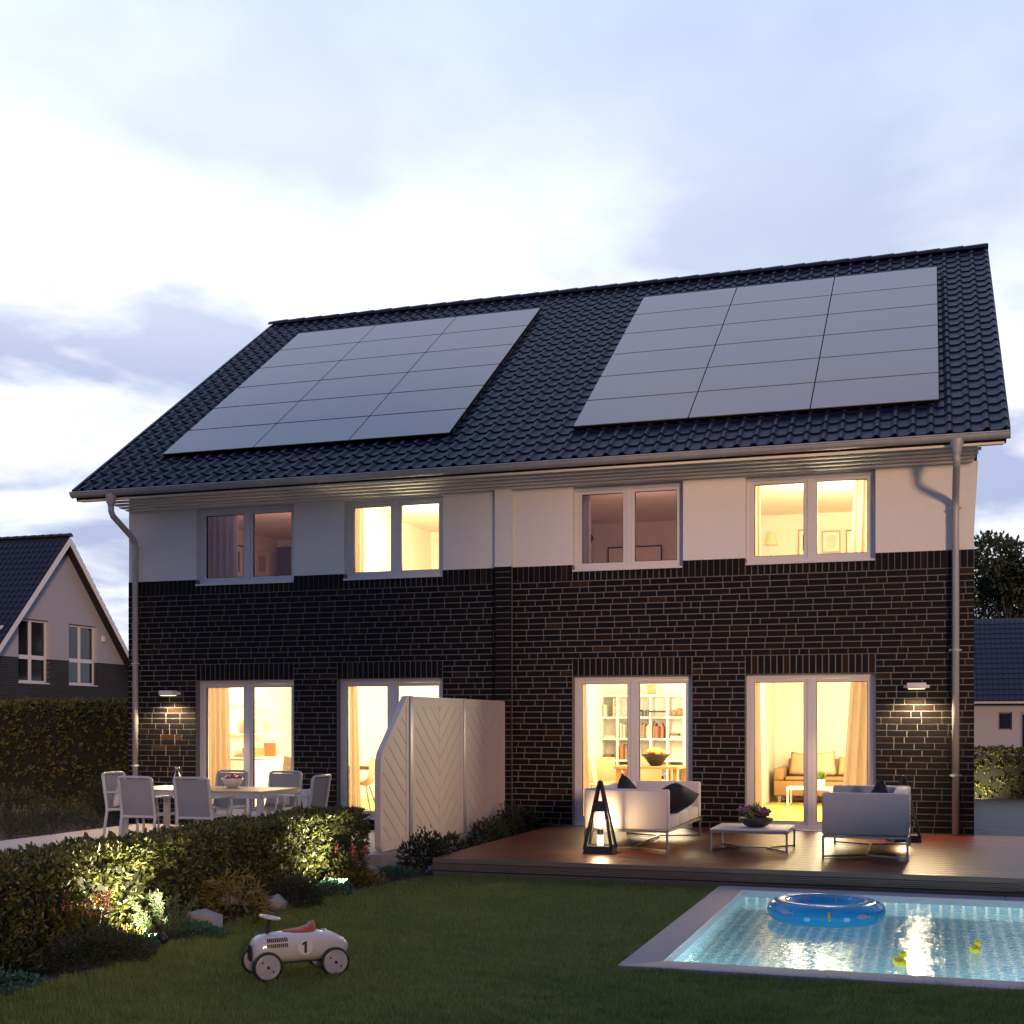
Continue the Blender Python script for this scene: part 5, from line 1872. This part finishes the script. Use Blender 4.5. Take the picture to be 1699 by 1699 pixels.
for sg in (-1, 1):
    ext = 0.45
    yE, zE = sg * (NHW + ext * NHW / sl_n), NEZ - ext * (NRZ - NEZ) / sl_n
    rfn = MB().prism([(0, NRZ), (yE, zE), (yE, zE - 0.16), (0, NRZ - 0.18)], lambda y, z_, t: (t, y, z_), -NL, 0.36).build('roof', M_ROOFBASE, nbh)
    MB().prism([(0, NRZ - 0.03), (yE, zE - 0.03), (yE, zE - 0.24), (0, NRZ - 0.30)], lambda y, z_, t: (t, y, z_), 0.361, 0.39).build('bargeboard', M_WHITE, nbh)
    dy, dz = (yE) / math.hypot(yE, zE - NRZ), (zE - NRZ) / math.hypot(yE, zE - NRZ)
    up_y, up_z = -dy, -dz
    # tiles: local x along -X or +X so that the lower edge faces the eave
    tl = MB()
    ncol, nrow = int((NL + 0.36) / TP), int(math.hypot(yE, zE - NRZ) / TL)
    nrmv = Vector((0, -up_z * sg * -1, abs(up_y)))
    nrmv = Vector((0, sg * abs(up_z), abs(up_y)))
    upv = Vector((0, up_y, up_z))
    xv = upv.cross(nrmv)
    rm = Matrix((xv, upv, nrmv)).transposed().to_4x4()
    for r in range(nrow):
        for c in range(ncol):
            px = (0.36 - (c + 1) * TP) if xv.x > 0 else (0.36 - c * TP)
            pt = Vector((px, yE, zE)) + upv * (r * TL)
            mtx = Matrix.Translation(pt) @ rm
            tl.add([tuple(mtx @ Vector(v)) for v in TV], TF)
    tag(link('roof_tiling', tl.mesh('roof_tiling', M_TILE), rfn), kind='stuff')
nrt = MB()
for i in range(int((NL + 0.36) / 0.37)):
    x1_ = 0.40 - i * 0.37
    sec2 = [(math.cos(a) * 0.14, math.sin(a) * 0.12) for a in [PI * q / 6 for q in range(7)]]
    vs = [(x1_, y, NRZ + z_) for y, z_ in sec2] + [(x1_ - 0.40, y * 0.86, NRZ + z_ * 0.86) for y, z_ in sec2] + [(x1_, 0, NRZ)]
    MB().add(vs, [(q, q + 1, 8 + q, 7 + q) for q in range(6)] + [(q, 14, q + 1) for q in range(6)]).build('ridge_tile', M_TILE, nbh)
for yy in (-3.05, 2.35):
    MB().box(0.0, 0.10, yy - 0.05, yy + 0.05, 4.62, 4.82).build('wall_light', M_FRAME, nbh)

# far house on the right
fh = thing('far_bungalow', 'distant white bungalow with dark tiled roof at the right edge', 'house', (20, 45, 0))
fw = MB()
wall_strips(fw, -9, 10, 0, 2.9, [(-5.05, -4.45, 1.30, 2.12), (-4.10, -3.1, 0.1, 2.1)], 0, 0.3)
fw.box(-9, 10, 0.3, 9, 0, 2.8)
fw.build('wall', M_NPAINT, fh)
f = ring(MB(), -5.05, -4.45, 1.30, 2.12, 0.06, 0.1, 0.16).build('window', mat('grey_window_frame', (0.22, 0.22, 0.26), 0.5), fh)
MB().box(-4.99, -4.51, 0.12, 0.13, 1.36, 2.06).build('pane', M_NGLASS, f)
f = ring(MB(), -4.10, -3.1, 0.1, 2.1, 0.09, 0.1, 0.16).build('door', MATS['grey_window_frame'], fh)
MB().box(-4.01, -3.19, 0.12, 0.13, 0.19, 2.01).build('pane', M_NGLASS, f)
frm = mat('far_roof_tile', (0.020, 0.021, 0.030), 0.6, wave=('X', 1.05, 0.8), stretch=(1, 1, 1))
fr_ = MB().prism([(-0.5, 2.62), (4.6, 6.75), (9.7, 2.62), (9.7, 2.5), (4.6, 6.6), (-0.5, 2.5)], lambda y, z_, t: (t, y, z_), -9.4, 10.4).build('roof', frm, fh)
tl = MB()
kk = math.hypot(5.1, 4.13)
u2, w2 = 5.1 / kk, 4.13 / kk
rm = Matrix(((1, 0, 0), (0, u2, -w2), (0, w2, u2))).to_4x4()
for r in range(int(kk / 0.4)):
    for c in range(56):
        mtx = Matrix.Translation((-9.4 + c * 0.23, -0.5 + u2 * r * 0.4, 2.64 + w2 * r * 0.4)) @ rm
        tl.add([tuple(mtx @ Vector((v[0] * 1.05, v[1] * 1.4, v[2]))) for v in TV], TF)
tag(link('roof_tiling', tl.mesh('roof_tiling', M_TILE), fr_), kind='stuff')
MB().box(-9.4, 10.4, -0.62, -0.5, 2.50, 2.60).build('gutter', M_ZINC, fh)


# ------------------------------------------------------------------ vegetation
def box_hedge(name, label, x0, x1, y0, y1, z1, nleaf, ll, lw, m, seed, z0=0.02, wob=0.035, cluster=5, core=True, up=0.35):
    rs = np.random.default_rng(seed)
    t = thing(name, label, 'hedge', ((x0 + x1) / 2, (y0 + y1) / 2, 0))
    cx, cy = (x0 + x1) / 2, (y0 + y1) / 2
    nc = nleaf // cluster
    dx, dy, dz = x1 - x0, y1 - y0, z1 - z0
    areas = np.array([dy * dz, dy * dz, dx * dz, dx * dz, dx * dy * 1.3])
    face = rs.choice(5, nc, p=areas / areas.sum())
    u, v = rs.random(nc), rs.random(nc)
    P = np.zeros((nc, 3))
    Nn = np.zeros((nc, 3))
    for f_, (ax, val, nrm) in enumerate(((0, x0, (-1, 0, 0)), (0, x1, (1, 0, 0)), (1, y0, (0, -1, 0)), (1, y1, (0, 1, 0)), (2, z1, (0, 0, 1)))):
        k_ = face == f_
        P[k_, 0] = x0 + dx * u[k_]
        P[k_, 1] = y0 + dy * (v[k_] if ax != 1 else u[k_])
        P[k_, 2] = z0 + dz * (v[k_] if ax != 2 else 1)
        if ax == 0:
            P[k_, 1] = y0 + dy * u[k_]
        if ax == 1:
            P[k_, 0] = x0 + dx * u[k_]
        P[k_, ax] = val
        Nn[k_] = nrm
    lump = np.sin(P[:, 0] * 7.1 + seed) * np.cos(P[:, 1] * 5.3) + np.sin(P[:, 2] * 6.7 + P[:, 1] * 3.1)
    P = P + Nn * (lump * 0.35 * wob + rs.normal(size=nc) * wob * 0.6 - 0.04)[:, None]
    depth = rs.random(nc) ** 3 * 0.16
    P = P - Nn * depth[:, None]
    pos = np.repeat(P, cluster, 0)
    dr = np.repeat(Nn * 0.7 + [0, 0, up], cluster, 0) + rs.normal(size=(nc * cluster, 3)) * 0.75
    tint = np.clip(np.repeat(rs.random(nc), cluster) * 0.7 + rs.random(nc * cluster) * 0.3, 0, 1)
    pos = pos - [cx, cy, 0]
    me = leaf_mesh('foliage', pos, dr, ll * (0.7 + 0.6 * rs.random(nc * cluster)), lw * (0.7 + 0.5 * rs.random(nc * cluster)), m, tint, rng=rs)
    tag(link('foliage', me, t), kind='stuff')
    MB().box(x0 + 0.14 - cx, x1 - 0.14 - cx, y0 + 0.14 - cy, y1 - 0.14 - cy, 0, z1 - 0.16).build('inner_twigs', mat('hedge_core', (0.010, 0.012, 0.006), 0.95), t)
    sm2 = MB()
    for i in range(int(dy / 0.45)):
        yy = y0 + 0.25 + i * 0.45
        sm2.tube([(x1 - 0.18 - cx, yy - cy, -0.02), (x1 - 0.12 - cx + 0.05 * math.sin(i * 2.3), yy - cy + 0.06 * math.cos(i), z1 * 0.55)], [0.012, 0.006], 5)
    sm2.build('stems', M_STEM, t)
    return t


box_hedge('laurel_hedge', 'clipped leafy hedge along the planting bed, lit by garden spots', 5.62, 6.26, -12.4, -4.82, 0.715, 44000, 0.052, 0.025, M_HEDGE, 21, cluster=6)
box_hedge('beech_hedge', 'tall dark clipped hedge at the left behind the terrace', -10.0, -0.25, 2.6, 3.6, 2.06, 24000, 0.085, 0.05, M_BACKHEDGE, 22, cluster=4, up=0.0)
box_hedge('driveway_hedge', 'low hedge beyond the driveway at the right edge', 12.2, 18.5, 12.0, 12.9, 1.08, 12000, 0.07, 0.04, M_BACKHEDGE, 23, cluster=4)
box_hedge('added_hedge', 'unseen hedge added right of the garden to shade the low things', 16.3, 17.2, -27.0, 2.5, 2.25, 16000, 0.12, 0.07, M_BACKHEDGE, 24, cluster=4)  # added out of view to keep the low sun off deck, pool and car


def leafy_plant(name, label, x, y, rx, ry, h, nleaf, ll, lw, m, seed, z=0.01, upw=0.4, dome=True, stems=6, group=None, flowers=None, cat='plant'):
    rs = np.random.default_rng(seed)
    t = thing(name, label, cat, (x, y, z), rs.random() * 6.28, group)
    a = rs.random(nleaf) * 2 * PI
    el = np.arccos(1 - rs.random(nleaf)) if dome else rs.random(nleaf) * 1.4
    rad = 0.55 + 0.45 * rs.random(nleaf) ** 0.5
    lump = 1 + 0.16 * np.sin(3 * a + seed) * np.sin(4 * el + seed * 2)
    D = np.stack([np.cos(a) * np.sin(el), np.sin(a) * np.sin(el), np.cos(el)], 1)
    P = D * (rad * lump)[:, None] * [rx, ry, h * 0.93]
    P[:, 2] = np.maximum(P[:, 2], 0.01)
    dr = D * [1, 1, 0.6] + [0, 0, upw] + rs.normal(size=(nleaf, 3)) * 0.45
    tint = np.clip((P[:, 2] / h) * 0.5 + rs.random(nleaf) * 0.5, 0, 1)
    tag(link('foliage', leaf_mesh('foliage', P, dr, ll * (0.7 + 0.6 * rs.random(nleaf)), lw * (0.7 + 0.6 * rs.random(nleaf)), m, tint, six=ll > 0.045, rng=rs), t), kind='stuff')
    sm2 = MB()
    for i in range(stems):
        b = rs.random() * 2 * PI
        sm2.tube([(0.02 * math.cos(b), 0.02 * math.sin(b), -0.02), (rx * 0.3 * math.cos(b), ry * 0.3 * math.sin(b), h * 0.45), (rx * 0.6 * math.cos(b), ry * 0.6 * math.sin(b), h * 0.8)], [0.006, 0.004, 0.002], 5)
    sm2.build('stems', M_STEM, t)
    if flowers:
        fm2, nf, fh_, fl_ = flowers
        for i in range(nf):
            b = rs.random() * 2 * PI
            q = 0.75 * rs.random() ** 0.5
            bx, by = rx * q * math.cos(b), ry * q * math.sin(b)
            n2 = 46
            tt = rs.random(n2)
            zz = h * 0.75 + fh_ * tt
            sp = 0.028 * (1.05 - tt)
            an = rs.random(n2) * 2 * PI
            pp_ = np.stack([bx * 1.15 + sp * np.cos(an), by * 1.15 + sp * np.sin(an), zz], 1)
            dd = np.stack([np.cos(an), np.sin(an), 0.6 + 0 * an], 1)
            pl = leaf_mesh('flower_plume', pp_, dd, fl_, fl_ * 0.6, fm2, six=False, rng=rs)
            po = tag(link('flower_plume', pl, t), kind='stuff')
            MB().tube([(bx * 0.5, by * 0.5, 0.0), (bx * 1.15, by * 1.15, h * 0.75 + fh_ * 0.9)], 0.003, 4).build('flower_stem', M_STEM, po)
    return t


# planting bed between hedge and lawn (near to far)
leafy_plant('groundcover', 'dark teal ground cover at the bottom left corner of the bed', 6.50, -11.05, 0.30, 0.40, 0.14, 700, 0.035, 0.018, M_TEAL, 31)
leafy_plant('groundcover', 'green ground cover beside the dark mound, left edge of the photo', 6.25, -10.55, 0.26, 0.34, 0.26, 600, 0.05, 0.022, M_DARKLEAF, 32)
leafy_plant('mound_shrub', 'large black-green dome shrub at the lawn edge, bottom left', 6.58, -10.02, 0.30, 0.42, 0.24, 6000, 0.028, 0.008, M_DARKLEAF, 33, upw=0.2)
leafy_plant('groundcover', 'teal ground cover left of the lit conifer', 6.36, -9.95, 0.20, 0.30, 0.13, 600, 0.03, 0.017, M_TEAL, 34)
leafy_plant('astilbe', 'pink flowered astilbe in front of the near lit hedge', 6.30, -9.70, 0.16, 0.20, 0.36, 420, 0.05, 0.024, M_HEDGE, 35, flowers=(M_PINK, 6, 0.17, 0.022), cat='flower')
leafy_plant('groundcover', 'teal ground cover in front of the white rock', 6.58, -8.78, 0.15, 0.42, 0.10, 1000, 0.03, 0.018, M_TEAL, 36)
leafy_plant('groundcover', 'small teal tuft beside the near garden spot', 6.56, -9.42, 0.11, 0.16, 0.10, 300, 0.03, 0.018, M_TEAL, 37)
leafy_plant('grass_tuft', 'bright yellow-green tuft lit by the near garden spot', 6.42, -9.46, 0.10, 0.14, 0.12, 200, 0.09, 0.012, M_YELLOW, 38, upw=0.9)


def conifer(name, label, x, y, s, seed):
    rs = np.random.default_rng(seed)
    t = thing(name, label, 'conifer', (x, y, 0.01))
    tr = MB()
    for i in range(13):
        a = 2 * PI * i / 13 + rs.normal() * 0.25
        el = 0.35 + 0.9 * rs.random()
        ln = s * (0.75 + 0.4 * rs.random())
        tip = np.array([math.cos(a) * math.cos(el), math.sin(a) * math.cos(el), math.sin(el)]) * ln
        mid = tip * 0.5 + [0, 0, -0.02]
        tr.tube([(0, 0, 0.0), tuple(mid), tuple(tip)], [0.008, 0.005, 0.003], 5)
        n2 = 150
        u = 0.3 + 0.7 * rs.random(n2)
        pos = tip[None, :] * u[:, None]
        dr = rs.normal(size=(n2, 3)) * 0.8 + tip[None, :] / ln * 0.9
        link('needle_branch', leaf_mesh('needle_branch', pos, dr, 0.045, 0.006, M_CONIFER, six=False, rng=rs), t)
    tr.build('branches', M_STEM, t)


conifer('dwarf_pine', 'small bright conifer right above the near garden spot', 6.46, -8.98, 0.34, 41)


def rock(label, x, y, s, seed, sc=(1, 1, 0.8), z=0.0):
    rr = random.Random(seed)
    bm = bmesh.new()
    bmesh.ops.create_icosphere(bm, subdivisions=1, radius=1)
    for v in bm.verts:
        d = v.co.normalized()
        f_ = 1 + 0.22 * math.sin(3.1 * d.x + seed) * math.cos(2.7 * d.y + seed * 2) + 0.20 * rr.uniform(-1, 1)
        v.co = Vector((d.x * sc[0], d.y * sc[1], max(d.z, -0.4) * sc[2])) * s * f_
    me = bpy.data.meshes.new('rock')
    bm.to_mesh(me)
    bm.free()
    me.materials.append(M_STONE)
    o = link('rock', me, None, (x, y, z + s * 0.3))
    o.rotation_euler = (rr.uniform(-0.3, 0.3), rr.uniform(-0.3, 0.3), rr.uniform(0, 6))
    tag(o, label, 'rock', 'rocks in the planting bed')


rock('pale grey rock right of the small conifer', 6.50, -8.50, 0.17, 2, (1.0, 0.85, 0.95))
rock('grey rock behind the toy car steering wheel', 6.52, -7.35, 0.13, 5, (0.9, 1.0, 0.8))
rock('lilac grey rock beside the hedge above the far dark mound', 6.35, -7.75, 0.14, 6, (1.2, 0.8, 0.9), 0.1)
rock('upright grey rock left of the screen plinth', 6.42, -5.18, 0.13, 8, (0.8, 0.8, 1.2))
rock('rounded rock at the front corner of the deck', 6.84, -4.42, 0.09, 9)
rock('small rock behind the deck corner beside the screen', 6.72, -3.75, 0.10, 12)
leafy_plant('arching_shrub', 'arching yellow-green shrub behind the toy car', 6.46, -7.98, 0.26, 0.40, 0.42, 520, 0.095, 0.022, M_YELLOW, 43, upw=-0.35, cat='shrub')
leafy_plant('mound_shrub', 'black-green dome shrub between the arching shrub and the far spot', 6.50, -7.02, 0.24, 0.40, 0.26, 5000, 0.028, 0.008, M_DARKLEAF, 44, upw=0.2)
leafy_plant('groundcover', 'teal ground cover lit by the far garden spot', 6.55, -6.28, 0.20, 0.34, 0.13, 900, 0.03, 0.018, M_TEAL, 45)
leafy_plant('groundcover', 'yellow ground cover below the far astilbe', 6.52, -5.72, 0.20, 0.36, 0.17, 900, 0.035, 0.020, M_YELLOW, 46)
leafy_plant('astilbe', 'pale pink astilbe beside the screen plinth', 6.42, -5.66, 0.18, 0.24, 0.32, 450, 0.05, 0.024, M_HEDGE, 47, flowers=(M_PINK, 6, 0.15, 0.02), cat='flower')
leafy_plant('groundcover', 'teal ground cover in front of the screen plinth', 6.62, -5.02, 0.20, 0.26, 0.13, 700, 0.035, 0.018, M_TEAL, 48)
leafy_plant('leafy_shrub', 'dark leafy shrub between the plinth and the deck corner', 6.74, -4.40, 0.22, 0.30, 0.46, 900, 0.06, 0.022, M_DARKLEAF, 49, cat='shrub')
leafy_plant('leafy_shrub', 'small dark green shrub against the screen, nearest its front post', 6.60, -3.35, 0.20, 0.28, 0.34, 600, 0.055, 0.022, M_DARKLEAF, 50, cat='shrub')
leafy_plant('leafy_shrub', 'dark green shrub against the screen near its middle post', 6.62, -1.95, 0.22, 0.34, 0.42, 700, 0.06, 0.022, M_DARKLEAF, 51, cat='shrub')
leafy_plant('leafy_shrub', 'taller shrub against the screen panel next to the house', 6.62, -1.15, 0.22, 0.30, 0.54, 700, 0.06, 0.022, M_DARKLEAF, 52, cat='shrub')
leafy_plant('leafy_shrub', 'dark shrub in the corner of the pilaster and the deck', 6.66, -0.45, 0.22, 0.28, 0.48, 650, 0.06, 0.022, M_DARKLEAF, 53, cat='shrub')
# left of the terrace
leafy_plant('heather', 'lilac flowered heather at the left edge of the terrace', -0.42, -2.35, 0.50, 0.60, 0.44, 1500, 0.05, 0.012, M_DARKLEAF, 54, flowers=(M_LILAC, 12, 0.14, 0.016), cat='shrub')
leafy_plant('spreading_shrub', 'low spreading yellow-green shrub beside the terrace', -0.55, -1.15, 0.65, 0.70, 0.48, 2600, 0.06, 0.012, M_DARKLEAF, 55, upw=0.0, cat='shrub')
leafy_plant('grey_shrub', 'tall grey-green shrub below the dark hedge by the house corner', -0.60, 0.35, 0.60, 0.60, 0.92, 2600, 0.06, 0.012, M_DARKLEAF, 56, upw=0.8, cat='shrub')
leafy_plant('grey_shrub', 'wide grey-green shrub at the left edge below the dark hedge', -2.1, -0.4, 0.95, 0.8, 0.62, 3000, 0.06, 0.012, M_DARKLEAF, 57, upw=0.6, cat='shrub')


def spot(x, y, tx, ty, tz, power, label):
    t = thing('garden_spot', label, 'garden spot', (x, y, 0.0))
    MB().tube([(0, 0, -0.05), (0, 0, 0.06)], 0.008, 6).build('spike', M_BLACK, t)
    d = (Vector((tx, ty, tz)) - Vector((x, y, 0.09))).normalized()
    hd_ = MB().lathe([(0.001, -0.04), (0.028, -0.04), (0.032, 0.03), (0.028, 0.03), (0.026, 0.015), (0.001, 0.015)], 14).build('head', M_BLACK, t, (0, 0, 0.085), smooth=True)
    hd_.rotation_euler = d.to_track_quat('Z', 'Y').to_euler()
    MB().lathe([(0.001, 0.018), (0.025, 0.018)], 14).build('lens', mat('spot_lens', (1, 1, 0.9), 0.4, emit=((1.0, 0.92, 0.62), 12.0)), hd_)
    l = bpy.data.lights.new('spot_light', 'SPOT')
    l.energy = power
    l.color = (1.0, 0.86, 0.50)
    l.spot_size = R(112)
    l.spot_blend = 1.0
    l.shadow_soft_size = 0.025
    o = bpy.data.objects.new('spot_light', l)
    COL.objects.link(o)
    o.parent = t
    o.location = Vector((0, 0, 0.085)) + d * 0.04
    o.rotation_euler = d.to_track_quat('-Z', 'Y').to_euler()


spot(6.68, -9.34, 6.15, -9.25, 0.55, 420, 'garden spot lamp at the foot of the hedge beside the conifer')
spot(6.66, -6.20, 6.12, -6.10, 0.55, 420, 'garden spot lamp at the foot of the hedge beside the far teal ground cover')
spot(12.98, 11.35, 13.0, 12.3, 0.45, 150, 'garden spot lamp at the driveway hedge')


def tree(name, label, x, y, h, cr, ch, nleaf, ll, seed, m=M_TREE):
    rs = np.random.default_rng(seed)
    t = thing(name, label, 'tree', (x, y, -0.1))
    tr = MB()
    top = h - ch * 0.5
    tr.tube([(0, 0, 0), (0.1, 0.05, h * 0.3), (-0.05, 0.1, top)], [0.22, 0.16, 0.06], 9)
    blobs = []
    for i in range(26):
        a = rs.random() * 2 * PI
        q = rs.random() ** 0.5
        zz = rs.random()
        pr = cr * math.sin(PI * (0.15 + 0.8 * zz)) ** 0.8
        bx = np.array([q * pr * math.cos(a), q * pr * math.sin(a), h - ch + ch * zz])
        blobs.append((bx, cr * (0.20 + 0.18 * rs.random())))
        st = np.array([0, 0.05, h * (0.30 + 0.35 * zz)])
        tr.tube([tuple(st), tuple((st + bx) / 2 + [0, 0, 0.2]), tuple(bx)], [0.06, 0.04, 0.012], 5)
    tr.build('trunk', M_BARK, t)
    per = nleaf // len(blobs)
    PP, DD = [], []
    for bx, r in blobs:
        d = unit(rs.normal(size=(per, 3)))
        rr = r * (0.45 + 0.55 * rs.random(per) ** 0.5)
        PP.append(bx + d * rr[:, None])
        DD.append(d + rs.normal(size=(per, 3)) * 0.6)
    P, D = np.concatenate(PP), np.concatenate(DD)
    tag(link('crown', leaf_mesh('crown', P, D, ll * (0.7 + 0.6 * rs.random(len(P))), ll * 0.55, m, six=False, rng=rs), t), kind='stuff')


tree('broadleaf_tree', 'dark leafy tree behind the distant bungalow at the right', 16.0, 57.0, 10.9, 3.4, 6.8, 15000, 0.30, 61)
tree('broadleaf_tree', 'larger tree just outside the right edge behind the bungalow', 22.0, 60.0, 11.5, 4.5, 9.0, 12000, 0.34, 62)
tree('added_tree', 'unseen tree added at the right to shade the left part of the facade', 19.5, -25.0, 11.5, 4.2, 7.0, 9000, 0.42, 64)  # unseen tree, put in to hold the sun off the far-left wall
tree('small_tree', 'small tree between the neighbouring gable and the house corner', -15.2, 34.0, 5.9, 1.9, 4.4, 7000, 0.20, 63)

# ------------------------------------------------------------------ lawn blades
rs = np.random.default_rng(77)


def blades(x0, x1, y0, y1, dens):
    n = int((x1 - x0) * (y1 - y0) * dens)
    return np.stack([x0 + (x1 - x0) * rs.random(n), y0 + (y1 - y0) * rs.random(n), np.full(n, 0.0)], 1)


B = np.concatenate([blades(6.4, 12.8, -11.9, -8.0, 9000), blades(6.4, 10.2, -8.0, -4.5, 5500)])
edge = np.interp(B[:, 1], [-11.9, -10.0, -9.0, -7.9, -6.5, -5.0, -4.5], [6.74, 6.76, 6.66, 6.56, 6.62, 6.95, 7.0]) + 0.02 * np.sin(B[:, 1] * 9) + rs.normal(size=len(B)) * 0.02
keep = (B[:, 0] > edge) & ~((B[:, 0] > PX0 - 0.005) & (B[:, 1] > PY0 - 0.005)) & (B[:, 1] < DY0 - 0.03)
B = B[keep]
# leave out what the camera can not see
rel = B - np.array(CAM)
fw_ = np.array([-math.sin(THETA), math.cos(THETA), 0])
rt_ = np.array([math.cos(THETA), math.sin(THETA), 0])
dd = rel @ fw_
uu = 849.5 + 2124 * (rel @ rt_) / dd
vv = 1199 + 2124 * (CAM.z) / dd
B = B[(uu > -60) & (uu < 1760) & (vv < 1790)]
n = len(B)
ang = rs.random(n) * 2 * PI
patch = 0.5 + 0.5 * np.sin(B[:, 0] * 2.3 + 1.7 * np.sin(B[:, 1] * 1.9)) * np.sin(B[:, 1] * 2.9 + 0.8 * np.sin(B[:, 0] * 3.1))
patch2 = np.sin(B[:, 0] * 11.3 + 2.1 * np.sin(B[:, 1] * 7.7)) * np.sin(B[:, 1] * 12.9 + 1.3 * np.sin(B[:, 0] * 9.1))
hgt = (0.028 + 0.024 * rs.random(n)) * (0.85 + 0.3 * patch) * (1 + 0.28 * patch2)
lean = np.stack([np.cos(ang), np.sin(ang), np.zeros(n)], 1) * (hgt * (0.25 + 0.55 * rs.random(n)))[:, None]
sd = np.stack([-np.sin(ang), np.cos(ang), np.zeros(n)], 1) * 0.0021
upv = np.zeros((n, 3))
upv[:, 2] = hgt
V = np.stack([B - sd, B + sd, B + upv * 0.62 + lean * 0.4 + sd * 0.7, B + upv * 0.62 + lean * 0.4 - sd * 0.7, B + upv + lean], 1).reshape(-1, 3)
b5 = np.arange(n)[:, None] * 5
F = np.concatenate([b5 + np.array([0, 1, 2]), b5 + np.array([0, 2, 3]), b5 + np.array([3, 2, 4])])
tint = np.clip(0.18 + 0.3 * patch + 0.14 * patch2 + 0.5 * rs.random(n), 0, 1)
grass = link('grass', raw_mesh('grass', V, F, M_GRASS, np.repeat(tint, 5)))
tag(grass, 'short mown green lawn grass', 'grass', kind='stuff')
print('blades', n)
